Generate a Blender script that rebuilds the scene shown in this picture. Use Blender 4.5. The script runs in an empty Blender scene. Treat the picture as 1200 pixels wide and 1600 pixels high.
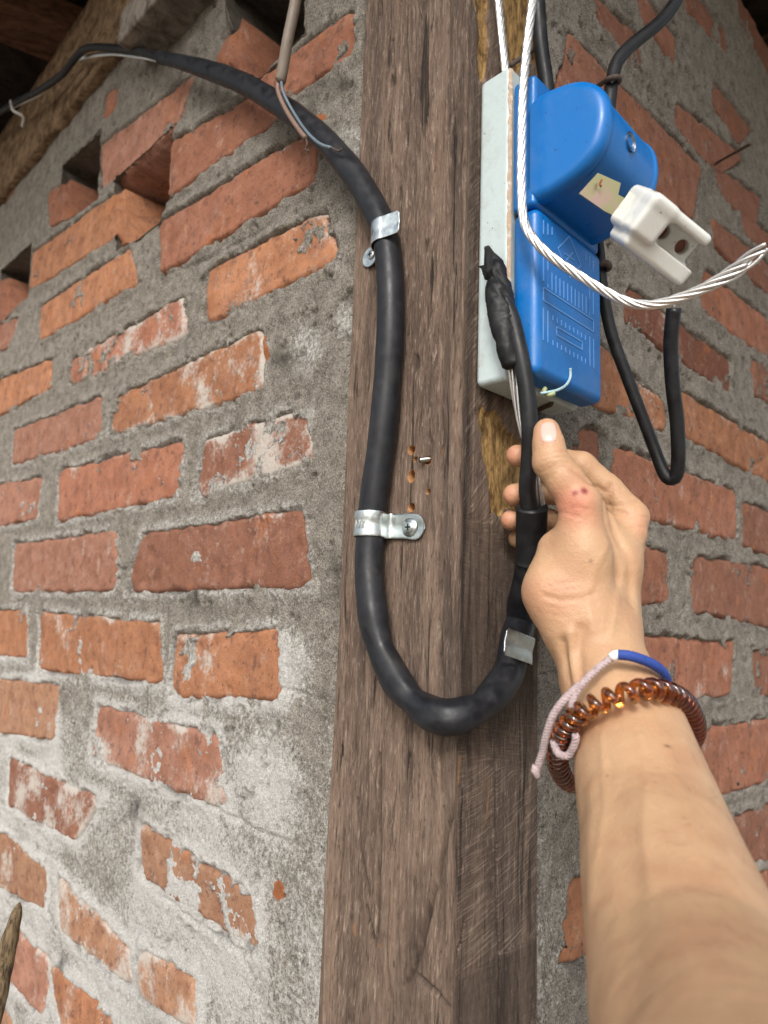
import bpy, math, random
import numpy as np
from mathutils import Vector, Matrix
from mathutils.bvhtree import BVHTree

random.seed(4)
scene = bpy.context.scene
COL = scene.collection

# ------------------------------------------------------------------ camera, sky, sun, exposure
FPX = 1067.0                                   # focal length in pixels of a 1200 x 1600 frame
PITCH, ROLL = math.radians(8.1), math.radians(2.0)
C = np.array([0.0, 0.0, 1.6])
F = np.array([0, math.cos(PITCH), math.sin(PITCH)])
R0 = np.array([1.0, 0, 0]); U0 = np.cross(R0, F)
U = U0 * math.cos(ROLL) - R0 * math.sin(ROLL)
R = R0 * math.cos(ROLL) + U0 * math.sin(ROLL)
cam = bpy.data.cameras.new("camera"); camo = bpy.data.objects.new("camera", cam); COL.objects.link(camo)
camo.matrix_world = Matrix(((R[0], U[0], -F[0], C[0]), (R[1], U[1], -F[1], C[1]), (R[2], U[2], -F[2], C[2]), (0, 0, 0, 1)))
cam.sensor_fit = 'VERTICAL'; cam.sensor_height = 36.0; cam.lens = 36.0 * FPX / 1600
cam.clip_start = 0.01; cam.clip_end = 500
cam.dof.use_dof = True; cam.dof.focus_distance = 0.54; cam.dof.aperture_fstop = 7.5
scene.camera = camo

SUN_EL, SUN_AZ = math.radians(36), math.radians(192)     # azimuth clockwise from +Y; the light comes from the left behind the camera
world = bpy.data.worlds.new("World"); scene.world = world; world.use_nodes = True
wn = world.node_tree
sky = wn.nodes.new("ShaderNodeTexSky"); sky.sky_type = 'NISHITA'; sky.sun_disc = False
sky.sun_elevation = SUN_EL; sky.sun_rotation = SUN_AZ; sky.dust_density = 3.0; sky.air_density = 1.3
hsv = wn.nodes.new("ShaderNodeHueSaturation"); hsv.inputs['Saturation'].default_value = 0.42
wn.links.new(sky.outputs[0], hsv.inputs['Color'])
wn.links.new(hsv.outputs[0], wn.nodes["Background"].inputs[0])
wn.nodes["Background"].inputs[1].default_value = 0.14
sl = bpy.data.lights.new("sun", 'SUN'); sl.energy = 1.4; sl.angle = math.radians(16); sl.color = (1, 0.975, 0.945)
so = bpy.data.objects.new("sun", sl); COL.objects.link(so)
sd = Vector((math.sin(SUN_AZ) * math.cos(SUN_EL), math.cos(SUN_AZ) * math.cos(SUN_EL), math.sin(SUN_EL)))
so.rotation_euler = (-sd).to_track_quat('-Z', 'Y').to_euler(); so.location = (-2, -4, 5)
scene.view_settings.view_transform = 'Standard'; scene.view_settings.look = 'None'
scene.view_settings.exposure = 0.68; scene.view_settings.gamma = 1.0
scene.view_settings.use_curve_mapping = False
scene.cycles.max_bounces = 8; scene.cycles.transmission_bounces = 8; scene.cycles.use_denoising = True

# ------------------------------------------------------------------ geometry helpers
q5 = math.sqrt(0.5)
dL = np.array([-q5, q5, 0]); dR = np.array([q5, q5, 0]); nL = -dR; nR = -dL; ZZ = np.array([0, 0, 1.0])
def ray(px, py): return F + R * ((px - 600) / FPX) + U * ((800 - py) / FPX)
def P(px, py, d): return C + d * ray(px, py)
def onplane(px, py, n, p0):
    r = ray(px, py); return C + r * (((p0 - C) @ n) / (r @ n))
def depth(p): return float((np.asarray(p) - C) @ F)
def topx(p):
    v = np.asarray(p) - C; d = v @ F
    return 600 + FPX * (v @ R) / d, 800 - FPX * (v @ U) / d
A = P(722, 700, 0.5)                            # the post's front arris
A2 = np.array([A[0], A[1], 0.0])
def uvL(px, py): p = onplane(px, py, nL, A); return np.array([(p - A) @ dL, p[2]])
def uvR(px, py): p = onplane(px, py, nR, A); return np.array([(p - A) @ dR, p[2]])
def tsz(t, s, z): return A2 + dR * t + nR * s + ZZ * z          # frame of the right wall: along, out, up
def on_t(px, py, t): p = onplane(px, py, dR, A + dR * t); return np.array([(p - A) @ nR, p[2]])
def on_s(px, py, s): p = onplane(px, py, nR, A + nR * s); return np.array([(p - A) @ dR, p[2]])
def on_z(px, py, z): r = ray(px, py); return C + r * ((z - C[2]) / r[2])
ss = lambda a, b, x: (lambda t: t * t * (3 - 2 * t))(np.clip((x - a) / (b - a), 0, 1))

_tabs = {}
def vnoise(x, y, seed=0):
    if seed not in _tabs: _tabs[seed] = np.random.RandomState(seed + 11).rand(256, 256).astype(np.float32)
    T = _tabs[seed]
    xi = np.floor(x).astype(int); yi = np.floor(y).astype(int); fx = x - xi; fy = y - yi
    fx = fx * fx * (3 - 2 * fx); fy = fy * fy * (3 - 2 * fy)
    a = T[xi % 256, yi % 256]; b = T[(xi + 1) % 256, yi % 256]; c = T[xi % 256, (yi + 1) % 256]; d = T[(xi + 1) % 256, (yi + 1) % 256]
    return ((a * (1 - fx) + b * fx) * (1 - fy) + (c * (1 - fx) + d * fx) * fy) * 2 - 1
def fbm(x, y, seed=0, octv=4, gain=0.55):
    s = 0; a = 1; t = 0
    for i in range(octv):
        s = s + a * vnoise(x * 2 ** i + 7.3 * i, y * 2 ** i + 3.1 * i, seed + i); t += a; a *= gain
    return s / t

ORG = {}
def mesh_data(name, v, faces, origin, smooth=True, mats=None, mi=None, attrs=None, uv=None):
    v = np.asarray(v, dtype=np.float32) - np.asarray(origin, dtype=np.float32)
    me = bpy.data.meshes.new(name)
    if isinstance(faces, np.ndarray):
        n, k = faces.shape
        me.vertices.add(len(v)); me.vertices.foreach_set("co", v.ravel())
        me.loops.add(n * k); me.loops.foreach_set("vertex_index", faces.astype(np.int32).ravel())
        me.polygons.add(n); me.polygons.foreach_set("loop_start", np.arange(0, n * k, k, dtype=np.int32))
        me.update(calc_edges=True)
    else:
        me.from_pydata([tuple(map(float, p)) for p in v], [], [tuple(map(int, f)) for f in faces]); me.update()
    me.polygons.foreach_set("use_smooth", np.full(len(me.polygons), smooth, dtype=bool))
    if mats:
        for m in mats: me.materials.append(m)
    if mi is not None: me.polygons.foreach_set("material_index", np.asarray(mi, dtype=np.int32))
    for k, a in (attrs or {}).items():
        at = me.attributes.new(k, 'FLOAT', 'POINT'); at.data.foreach_set("value", np.asarray(a, dtype=np.float32))
    if uv is not None:
        ul = me.uv_layers.new(name="grain")
        idx = np.empty(len(me.loops), dtype=np.int32); me.loops.foreach_get("vertex_index", idx)
        ul.data.foreach_set("uv", np.asarray(uv, dtype=np.float32)[idx].ravel())
    return me
def obj(name, v, faces, mat, parent=None, origin=None, **kw):
    if origin is None: origin = ORG[parent.name] if parent is not None else np.mean(np.asarray(v), axis=0)
    mats = mat if isinstance(mat, (list, tuple)) else [mat]
    o = bpy.data.objects.new(name, mesh_data(name, v, faces, origin, mats=mats, **kw)); COL.objects.link(o)
    if parent is not None: o.parent = parent; ORG[o.name] = origin if True else None
    else: o.location = origin
    ORG[o.name] = np.asarray(origin, dtype=float)
    return o
def tag(o, label=None, cat=None, group=None, kind=None):
    if label: o['label'] = label
    if cat: o['category'] = cat
    if group: o['group'] = group
    if kind: o['kind'] = kind
    return o
def thing(name, loc, label, cat, group=None):
    o = bpy.data.objects.new(name, None); COL.objects.link(o); o.location = loc; o.empty_display_size = 0.02
    ORG[o.name] = np.asarray(loc, dtype=float); return tag(o, label, cat, group)
def recalc(o):
    import bmesh
    bm = bmesh.new(); bm.from_mesh(o.data); bmesh.ops.recalc_face_normals(bm, faces=bm.faces); bm.to_mesh(o.data); bm.free(); return o
def bevel(o, w, seg=3, ang=35):
    m = o.modifiers.new("bevel", 'BEVEL'); m.width = w; m.segments = seg; m.limit_method = 'ANGLE'; m.angle_limit = math.radians(ang)
    m.harden_normals = True; return o
def gridfaces(nu, nv):
    i = np.arange(nu - 1)[:, None] * nv + np.arange(nv - 1)[None, :]
    i = i.ravel(); return np.stack([i, i + nv, i + nv + 1, i + 1], 1)
def boxvf(c8):
    return c8, [(0, 3, 2, 1), (4, 5, 6, 7), (0, 1, 5, 4), (1, 2, 6, 5), (2, 3, 7, 6), (3, 0, 4, 7)]
def box_tsz(t0, t1, s0, s1, z0, z1):
    return boxvf([tsz(t0, s0, z0), tsz(t1, s0, z0), tsz(t1, s1, z0), tsz(t0, s1, z0), tsz(t0, s0, z1), tsz(t1, s0, z1), tsz(t1, s1, z1), tsz(t0, s1, z1)])
def box_axes(c, ax, ay, az):
    c = np.asarray(c); return boxvf([c + a * ax + b * ay + e * az for e in (-1, 1) for a, b in ((-1, -1), (1, -1), (1, 1), (-1, 1))])
def spline(pts, step=0.004, closed=False):
    pts = [np.asarray(p, float) for p in pts]; out = []
    n = len(pts); segs = n if closed else n - 1
    for i in range(segs):
        if closed: p0, p1, p2, p3 = pts[i - 1], pts[i], pts[(i + 1) % n], pts[(i + 2) % n]
        else: p0, p1, p2, p3 = pts[max(i - 1, 0)], pts[i], pts[i + 1], pts[min(i + 2, n - 1)]
        m = max(2, int(np.linalg.norm(p2 - p1) / step))
        for k in range(m):
            t = k / m
            out.append(0.5 * (2 * p1 + (p2 - p0) * t + (2 * p0 - 5 * p1 + 4 * p2 - p3) * t * t + (3 * p1 - p0 - 3 * p2 + p3) * t ** 3))
    if not closed: out.append(pts[-1])
    return np.array(out)
def frames(path, closed=False):
    T = np.gradient(path, axis=0)
    if closed: T = np.roll(path, -1, 0) - np.roll(path, 1, 0)
    T /= np.linalg.norm(T, axis=1)[:, None]
    ref = np.array([0, 0, 1.0]) if abs(T[0][2]) < 0.9 else np.array([1.0, 0, 0])
    n = np.cross(T[0], ref); n /= np.linalg.norm(n); Ns = [n]
    for i in range(1, len(path)):
        n = Ns[-1] - T[i] * (Ns[-1] @ T[i]); n /= np.linalg.norm(n); Ns.append(n)
    Ns = np.array(Ns); return T, Ns, np.cross(T, Ns)
def tubevf(path, rad, sides=14, closed=False, cap=True, rfun=None):
    path = np.asarray(path); n = len(path)
    T, N, B = frames(path, closed)
    rad = np.broadcast_to(np.asarray(rad, float), (n,))
    th = np.arange(sides) * 2 * math.pi / sides
    rr = np.repeat(rad[:, None], sides, 1)
    if rfun is not None: rr = rr * rfun(np.arange(n)[:, None] / max(n - 1, 1), th[None, :])
    v = path[:, None, :] + rr[..., None] * (np.cos(th)[None, :, None] * N[:, None, :] + np.sin(th)[None, :, None] * B[:, None, :])
    v = v.reshape(-1, 3); f = []
    m = n if closed else n - 1
    for i in range(m):
        a = i * sides; b = ((i + 1) % n) * sides
        for j in range(sides): f.append((a + j, a + (j + 1) % sides, b + (j + 1) % sides, b + j))
    if cap and not closed: f.append(tuple(range(sides - 1, -1, -1))); f.append(tuple((n - 1) * sides + j for j in range(sides)))
    return v, f
def tube(name, path, rad, mat, parent=None, sides=14, **kw):
    v, f = tubevf(path, rad, sides, **kw); return obj(name, v, f, mat, parent)
def surfnets(D, org, h):
    s = D < 0
    nx, ny, nz = D.shape
    cnt = np.zeros((nx - 1, ny - 1, nz - 1), np.int8)
    off = [(i, j, k) for i in (0, 1) for j in (0, 1) for k in (0, 1)]
    for i, j, k in off: cnt += s[i:nx - 1 + i, j:ny - 1 + j, k:nz - 1 + k]
    act = np.argwhere((cnt > 0) & (cnt < 8)); idx = np.full(cnt.shape, -1, np.int32); idx[tuple(act.T)] = np.arange(len(act))
    vals = [D[act[:, 0] + i, act[:, 1] + j, act[:, 2] + k] for i, j, k in off]
    acc = np.zeros((len(act), 3)); w = np.zeros(len(act))
    for a in range(8):
        for b in range(a + 1, 8):
            d = np.subtract(off[b], off[a])
            if np.abs(d).sum() != 1: continue
            m = (vals[a] < 0) != (vals[b] < 0)
            t = np.where(m, vals[a] / np.where(m, vals[a] - vals[b], 1), 0)
            acc += m[:, None] * (np.array(off[a]) + t[:, None] * d); w += m
    V = (act + acc / w[:, None]) * h + org
    Q = []
    for ax in range(3):
        sl0 = [slice(1, -1)] * 3; sl1 = [slice(1, -1)] * 3
        sl0[ax] = slice(0, -1); sl1[ax] = slice(1, None)
        a = s[tuple(sl0)]; b = s[tuple(sl1)]
        e = np.argwhere(a != b); sg = a[tuple(e.T)]
        base = e.copy(); 
        for o in range(3):
            if o != ax: base[:, o] += 1
        u, v = [(1, 2), (2, 0), (0, 1)][ax]
        def ci(du, dv):
            c = base.copy(); c[:, u] += du; c[:, v] += dv; return idx[c[:, 0], c[:, 1], c[:, 2]]
        qd = np.stack([ci(-1, -1), ci(0, -1), ci(0, 0), ci(-1, 0)], 1)
        qd[~sg] = qd[~sg][:, ::-1]; Q.append(qd)
    return V, np.concatenate(Q)
def relax(V, Q, it=2, lam=0.5):
    e = np.concatenate([Q[:, [0, 1]], Q[:, [1, 2]], Q[:, [2, 3]], Q[:, [3, 0]]])
    n = len(V); deg = np.bincount(e.ravel(), minlength=n)
    for _ in range(it):
        S = np.stack([np.bincount(e[:, 0], V[e[:, 1], k], n) + np.bincount(e[:, 1], V[e[:, 0], k], n) for k in range(3)], 1)
        V = V + lam * (S / deg[:, None] - V)
    return V

# ------------------------------------------------------------------ material helpers
class M:
    def __init__(s, name, rough=0.6, color=(0.5, 0.5, 0.5), metal=0.0, spec=0.5):
        s.m = bpy.data.materials.new(name); s.m.use_nodes = True; s.nt = s.m.node_tree; s.b = s.nt.nodes["Principled BSDF"]
        s.b.inputs['Roughness'].default_value = rough; s.b.inputs['Base Color'].default_value = (*color, 1)
        s.b.inputs['Metallic'].default_value = metal; s.b.inputs['Specular IOR Level'].default_value = spec
    def n(s, typ, ins=None, **kw):
        nd = s.nt.nodes.new("ShaderNode" + typ)
        for k, v in kw.items(): setattr(nd, k, v)
        for k, v in (ins or {}).items(): s.put(nd.inputs[k], v)
        return nd
    def put(s, inp, v):
        if isinstance(v, bpy.types.NodeSocket): s.nt.links.new(v, inp)
        elif isinstance(v, tuple) and len(v) == 3 and inp.type == 'RGBA': inp.default_value = (*v, 1)
        else: inp.default_value = v
    def noise(s, vec, scale, det=4, rough=0.6, dist=0.0):
        return s.n("TexNoise", {'Vector': vec, 'Scale': scale, 'Detail': det, 'Roughness': rough, 'Distortion': dist}).outputs['Fac']
    def mix(s, fac, a, b, mode='MIX'):
        nd = s.n("Mix", data_type='RGBA', blend_type=mode); s.put(nd.inputs[0], fac); s.put(nd.inputs[6], a); s.put(nd.inputs[7], b); return nd.outputs[2]
    def ramp(s, fac, p0, p1, c0=0.0, c1=1.0):
        nd = s.n("MapRange", {'Value': fac, 'From Min': p0, 'From Max': p1, 'To Min': c0, 'To Max': c1}); nd.interpolation_type = 'SMOOTHSTEP'; return nd.outputs[0]
    def math(s, op, a, b=0.0, c=0.0):
        nd = s.n("Math", operation=op); s.put(nd.inputs[0], a); s.put(nd.inputs[1], b); return nd.outputs[0]
    def attr(s, name): return s.n("Attribute", attribute_name=name).outputs['Fac']
    def obj(s): return s.n("TexCoord").outputs['Object']
    def geo(s): return s.n("NewGeometry").outputs['Position']
    def col(s, v): s.put(s.b.inputs['Base Color'], v)
    def bump(s, hgt, strength=0.4, dist=0.001):
        nd = s.n("Bump", {'Height': hgt, 'Strength': strength, 'Distance': dist})
        s.nt.links.new(nd.outputs[0], s.b.inputs['Normal'])
    def rough(s, v): s.put(s.b.inputs['Roughness'], v)

def mat_brick():
    m = M("brick_clay", 0.9, spec=0.2); g = m.geo(); oi = m.n("ObjectInfo")
    base = m.mix(m.ramp(m.noise(g, 35, 5), 0.3, 0.7), oi.outputs['Color'], m.mix(0.55, oi.outputs['Color'], (0.17, 0.065, 0.035)))
    base = m.mix(m.ramp(m.noise(g, 17, 5, 0.7), 0.56, 0.72, 0, 0.55), base, (0.43, 0.155, 0.055))
    base = m.mix(m.ramp(m.noise(g, 26, 5, 0.7), 0.55, 0.68, 0, 0.6), base, (0.30, 0.165, 0.125))
    base = m.mix(m.ramp(m.noise(g, 75, 5, 0.7), 0.52, 0.66, 0, 0.7), base, (0.135, 0.065, 0.048))
    base = m.mix(m.ramp(m.noise(g, 48, 5, 0.75), 0.56, 0.70, 0, 0.5), base, (0.44, 0.31, 0.235))
    base = m.mix(m.ramp(m.noise(g, 480, 3, 0.8), 0.57, 0.70, 0, 0.6), base, (0.40, 0.25, 0.17))
    base = m.mix(m.ramp(m.noise(g, 300, 4, 0.75), 0.60, 0.66, 0, 0.75), base, (0.055, 0.034, 0.027))
    st = m.math('ADD', m.attr("stain"), m.math('MULTIPLY', m.math('SUBTRACT', m.noise(g, 180, 5, 0.7), 0.5), 1.6))
    base = m.mix(m.ramp(st, 0.35, 0.95, 0, 0.85), base, m.mix(m.noise(g, 500, 3), (0.38, 0.345, 0.30), (0.60, 0.56, 0.51)))
    m.col(base)
    h = m.math('ADD', m.noise(g, 300, 6, 0.7), m.math('MULTIPLY', m.noise(g, 1100, 3), 0.5))
    m.bump(h, 0.85, 0.0016); return m.m
def mat_mortar():
    m = M("sand_mortar", 0.95, spec=0.15); g = m.geo()
    c = m.mix(m.ramp(m.noise(g, 60, 5), 0.3, 0.7), (0.200, 0.177, 0.148), (0.345, 0.312, 0.267))
    gr = m.noise(g, 620, 4, 0.85)
    c = m.mix(m.ramp(gr, 0.54, 0.63), c, (0.50, 0.46, 0.395))
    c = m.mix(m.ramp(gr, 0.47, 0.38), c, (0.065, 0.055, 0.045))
    c = m.mix(m.ramp(m.noise(g, 170, 4, 0.7), 0.62, 0.70, 0, 0.75), c, (0.07, 0.058, 0.047))
    w = m.math('ADD', m.attr("white"), m.math('MULTIPLY', m.math('SUBTRACT', m.noise(g, 240, 6, 0.75), 0.5), 1.9))
    c = m.mix(m.ramp(w, 0.3, 0.85, 0, 0.9), c, m.mix(m.ramp(gr, 0.35, 0.6), (0.42, 0.41, 0.395), (0.74, 0.72, 0.68)))
    c = m.mix(m.ramp(m.attr("chip"), 0.4, 0.6), c, (0.42, 0.155, 0.065))
    c = m.mix(m.math('MULTIPLY', m.attr("dirt_shade"), 0.85), c, (0.035, 0.03, 0.025))  # mask mixes real dirt with painted gap and recess shade
    m.col(c)
    h = m.math('ADD', m.math('MULTIPLY', m.noise(g, 750, 4, 0.75), 0.8), m.noise(g, 220, 5, 0.65))
    m.bump(h, 1.0, 0.0034); return m.m
def mat_wood():
    m = M("weathered_wood", 0.85, spec=0.25)
    uvn = m.n("UVMap", uv_map="grain").outputs[0]
    def st(x, y, z=1.0): return m.n("Mapping", {'Vector': uvn, 'Scale': (x, y, z)}).outputs[0]
    warp = m.noise(st(14, 3), 1, 3)
    wv = m.n("Mapping", {'Vector': uvn, 'Scale': (1, 1, 1), 'Location': (0, 0, 0)}).outputs[0]
    wadd = m.n("VectorMath", operation='ADD'); m.put(wadd.inputs[0], wv)
    cx = m.n("CombineXYZ", {'X': m.math('MULTIPLY', warp, 0.02)}); m.put(wadd.inputs[1], cx.outputs[0])
    def st2(x, y): return m.n("Mapping", {'Vector': wadd.outputs[0], 'Scale': (x, y, 1)}).outputs[0]
    big = m.noise(st2(38, 2.6), 1, 5, 0.6, 0.4); fine = m.noise(st2(520, 62), 1, 5, 0.75, 0.6); mid = m.noise(st2(150, 17), 1, 5, 0.7, 0.4)
    c = m.mix(m.ramp(big, 0.34, 0.66), (0.108, 0.073, 0.055), (0.228, 0.156, 0.113))
    c = m.mix(m.ramp(mid, 0.5, 0.68, 0, 0.6), c, (0.265, 0.195, 0.148))
    c = m.mix(m.ramp(mid, 0.46, 0.34, 0, 0.6), c, (0.06, 0.043, 0.035))
    c = m.mix(m.ramp(m.noise(st2(22, 3.4), 1, 4), 0.60, 0.75, 0, 0.4), c, (0.21, 0.115, 0.070))
    c = m.mix(m.ramp(m.noise(st(9, 2.3), 1, 5), 0.55, 0.75, 0, 0.5), c, (0.10, 0.09, 0.085))
    c = m.mix(m.ramp(fine, 0.53, 0.68, 0, 0.75), c, (0.40, 0.305, 0.235))
    c = m.mix(m.ramp(fine, 0.46, 0.34, 0, 0.8), c, (0.035, 0.026, 0.022))
    rot = lambda a, x, y: m.n("Mapping", {'Vector': m.n("Mapping", {'Vector': wadd.outputs[0], 'Rotation': (0, 0, a)}).outputs[0], 'Scale': (x, y, 1)}).outputs[0]
    fz = m.noise(rot(0.12, 900, 75), 1, 4, 0.8, 0.8); fz2 = m.noise(rot(-0.16, 780, 95), 1, 4, 0.8, 0.8)
    c = m.mix(m.ramp(fz, 0.57, 0.68, 0, 0.55), c, (0.36, 0.29, 0.24)); c = m.mix(m.ramp(fz2, 0.42, 0.33, 0, 0.75), c, (0.035, 0.027, 0.023))
    ck = m.noise(st2(95, 4.5), 1, 6, 0.75, 0.5); c = m.mix(m.ramp(ck, 0.425, 0.34, 0, 0.9), c, (0.026, 0.020, 0.017))
    # saw fibres standing proud, pale, at a slant on the sawn right face
    saw = m.attr("saw"); sx = m.attr("sawphase")
    sv = m.n("CombineXYZ", {'X': m.math('MULTIPLY', sx, 1.0), 'Y': m.math('MULTIPLY', m.attr("sawalong"), 1.0)}).outputs[0]
    sn = m.noise(m.n("Mapping", {'Vector': sv, 'Scale': (640, 34, 1)}).outputs[0], 1, 4, 0.7, 0.25)
    c = m.mix(m.math('MULTIPLY', saw, m.ramp(sn, 0.35, 0.60, 0.6, 0)), c, (0.085, 0.064, 0.052))
    c = m.mix(m.math('MULTIPLY', saw, m.ramp(sn, 0.51, 0.66, 0, 0.6)), c, (0.37, 0.295, 0.24))
    fr = m.math('ADD', m.attr("fresh"), m.math('MULTIPLY', m.math('SUBTRACT', m.noise(st(140, 30), 1, 5, 0.7), 0.5), 0.9))
    c = m.mix(m.ramp(fr, 0.35, 0.6), c, m.mix(m.ramp(m.noise(st(170, 60), 1, 5, 0.7), 0.36, 0.62), (0.13, 0.07, 0.025), (0.44, 0.27, 0.10)))
    c = m.mix(m.ramp(m.attr("raw"), 0.25, 0.9), c, (0.42, 0.20, 0.075))
    c = m.mix(m.math('MULTIPLY', m.attr("dirt_shade"), 0.8), c, (0.03, 0.024, 0.02))  # crack dirt, plus shade painted into the drill holes
    m.col(c)
    h = m.math('ADD', m.math('ADD', m.math('ADD', fine, m.math('ADD', fz, m.math('MULTIPLY', m.ramp(ck, 0.33, 0.41), 1.5))), m.math('MULTIPLY', mid, 0.8)), m.math('MULTIPLY', m.math('MULTIPLY', saw, sn), 1.6))
    m.bump(h, 1.0, 0.0016); return m.m
def mat_beam(name="dark_timber", c0=(0.05, 0.028, 0.016), c1=(0.20, 0.125, 0.07), sc=(3, 3, 3)):
    m = M(name, 0.9, spec=0.15); g = m.n("Mapping", {'Vector': m.geo(), 'Scale': sc}).outputs[0]
    c = m.mix(m.ramp(m.noise(g, 9, 6, 0.65, 0.8), 0.32, 0.68), c0, c1)
    c = m.mix(m.ramp(m.noise(g, 28, 5, 0.7), 0.6, 0.72, 0, 0.6), c, (0.03, 0.02, 0.013))
    m.col(c); m.bump(m.noise(g, 40, 6, 0.7), 0.8, 0.004); return m.m
def mat_rubber(name, col, rough, r2=None, scuff=0.25):
    m = M(name, rough, col, spec=0.30); o = m.obj()
    n1 = m.noise(o, 90, 5); n2 = m.noise(o, 500, 4, 0.7)
    c = m.mix(m.ramp(n1, 0.35, 0.7), col, tuple(x * 1.5 + 0.004 for x in col))
    c = m.mix(m.ramp(n2, 0.66, 0.74, 0, scuff), c, (0.16, 0.155, 0.15))
    n3 = m.noise(m.n("Mapping", {"Vector": o, "Scale": (1, 1, 0.16)}).outputs[0], 420, 5, 0.8); c = m.mix(m.ramp(n3, 0.60, 0.72, 0, scuff * 1.2), c, (0.10, 0.098, 0.095)); c = m.mix(m.ramp(m.noise(o, 28, 5, 0.7), 0.5, 0.75, 0, scuff * 0.7), c, (0.085, 0.075, 0.065))
    m.col(c); m.rough(m.ramp(n1, 0.3, 0.7, rough - 0.08, rough + 0.12)); m.bump(m.math('ADD', n2, m.math('MULTIPLY', n1, 2.0)), 0.15, 0.0008); return m.m
def mat_metal(name, col, rough, spots=(0.5, 0.52, 0.52), amt=0.5, sc=120):
    m = M(name, rough, col, 1.0); o = m.obj()
    n = m.noise(o, sc, 5, 0.65)
    m.col(m.mix(m.ramp(n, 0.4, 0.7, 0, amt), col, spots)); m.rough(m.ramp(n, 0.3, 0.7, rough * 0.7, rough * 1.4)); m.bump(m.noise(o, sc * 5, 3), 0.12, 0.0005); return m.m
def mat_paint(name, col, dark, rough=0.4, sc=60, amt=0.35, bump=0.15):
    m = M(name, rough, col); o = m.obj(); n = m.noise(o, sc, 6, 0.7)
    c = m.mix(m.ramp(n, 0.45, 0.75, 0, amt), col, dark)
    c = m.mix(m.ramp(m.noise(o, 330, 2), 0.70, 0.74, 0, 0.8), c, tuple(x * 0.25 for x in dark))
    m.col(c); m.rough(m.ramp(n, 0.3, 0.7, rough - 0.1, rough + 0.15)); m.bump(m.noise(o, 190, 4), bump, 0.0008); return m.m
def mat_blue():
    m = M("blue_plastic", 0.34, (0.005, 0.12, 0.50), spec=0.5); o = m.obj()
    n = m.noise(o, 40, 6, 0.65)
    c = m.mix(m.ramp(n, 0.45, 0.75, 0, 0.30), (0.002, 0.130, 0.43), (0.012, 0.165, 0.43))
    c = m.mix(m.ramp(m.noise(m.n("Mapping", {'Vector': o, 'Scale': (300, 300, 60)}).outputs[0], 1, 3, 0.6), 0.70, 0.76, 0, 0.35), c, (0.22, 0.36, 0.60))
    c = m.mix(m.ramp(m.noise(o, 300, 2), 0.715, 0.735, 0, 0.8), c, (0.02, 0.02, 0.025))
    c = m.mix(m.ramp(m.noise(o, 22, 6, 0.75), 0.50, 0.78, 0, 0.22), c, (0.20, 0.24, 0.30))
    c = m.mix(m.ramp(m.noise(o, 650, 3, 0.8), 0.66, 0.74, 0, 0.25), c, (0.28, 0.30, 0.32))
    m.col(c); m.rough(m.ramp(n, 0.3, 0.7, 0.26, 0.50)); m.bump(m.noise(o, 260, 4), 0.06, 0.0006); return m.m
def mat_skin():
    m = M("skin", 0.5, (0.58, 0.35, 0.23), spec=0.4); o = m.geo()
    c = m.mix(m.ramp(m.noise(o, 38, 4), 0.35, 0.7), (0.475, 0.295, 0.168), (0.42, 0.240, 0.135))
    c = m.mix(m.ramp(m.noise(o, 130, 4, 0.65), 0.55, 0.75, 0, 0.35), c, (0.57, 0.37, 0.235))
    c = m.mix(m.ramp(m.noise(o, 900, 3), 0.60, 0.72, 0, 0.3), c, (0.38, 0.19, 0.115))
    c = m.mix(m.ramp(m.noise(m.n('Mapping', {'Vector': o, 'Scale': (1, 1, 0.25)}).outputs[0], 420, 5, 0.75), 0.56, 0.70, 0, 0.18), c, (0.42, 0.225, 0.14))
    c = m.mix(m.math('MULTIPLY', m.attr("red"), 0.6), c, (0.60, 0.18, 0.13))
    c = m.mix(m.math('MULTIPLY', m.attr("crease"), 0.5), c, (0.30, 0.12, 0.07))
    c = m.mix(m.attr("scab"), c, (0.20, 0.012, 0.02))
    c = m.mix(m.attr("mole"), c, (0.14, 0.07, 0.045))
    m.col(c); m.b.inputs['Subsurface Weight'].default_value = 0.10; m.b.inputs['Subsurface Radius'].default_value = (1.0, 0.35, 0.2); m.b.inputs['Subsurface Scale'].default_value = 0.004
    v = m.n("TexVoronoi", {'Vector': o, 'Scale': 650.0}).outputs['Distance']
    m.bump(m.math('ADD', m.math('ADD', m.math('MULTIPLY', v, 0.7), m.noise(o, 500, 4, 0.6)), m.math('MULTIPLY', m.noise(o, 110, 5, 0.7), 1.1)), 0.32, 0.0008); return m.m

BRICK = mat_brick(); MORTAR = mat_mortar(); WOOD = mat_wood()
TIMBER = mat_beam(); TIMBER2 = mat_beam("mud_stained_timber", (0.09, 0.055, 0.03), (0.30, 0.20, 0.12), (5, 5, 5)); ROOFM = mat_beam("shade_dark_roof_boards", (0.012, 0.009, 0.007), (0.04, 0.027, 0.018))  # roof boards near-black: shade of the void put into their colour
GREYWOOD = mat_beam("grey_timber", (0.10, 0.085, 0.07), (0.27, 0.235, 0.20), (4, 4, 4))
SHEATH = mat_rubber("black_sheath", (0.0095, 0.010, 0.0125), 0.40); SHRINK = mat_rubber("heat_shrink", (0.008, 0.008, 0.009), 0.46, scuff=0.08)
WIREBLK = mat_rubber("black_insulation", (0.009, 0.009, 0.010), 0.42); TAPE = mat_rubber("black_tape", (0.006, 0.006, 0.0065), 0.50, scuff=0.04)
ALU = mat_metal("bare_aluminium", (0.74, 0.73, 0.71), 0.38, (0.50, 0.47, 0.44), 0.7, 300)
ZINC = mat_metal("zinc_plate", (0.50, 0.54, 0.54), 0.36, (0.70, 0.76, 0.75), 0.8, 160)
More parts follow.
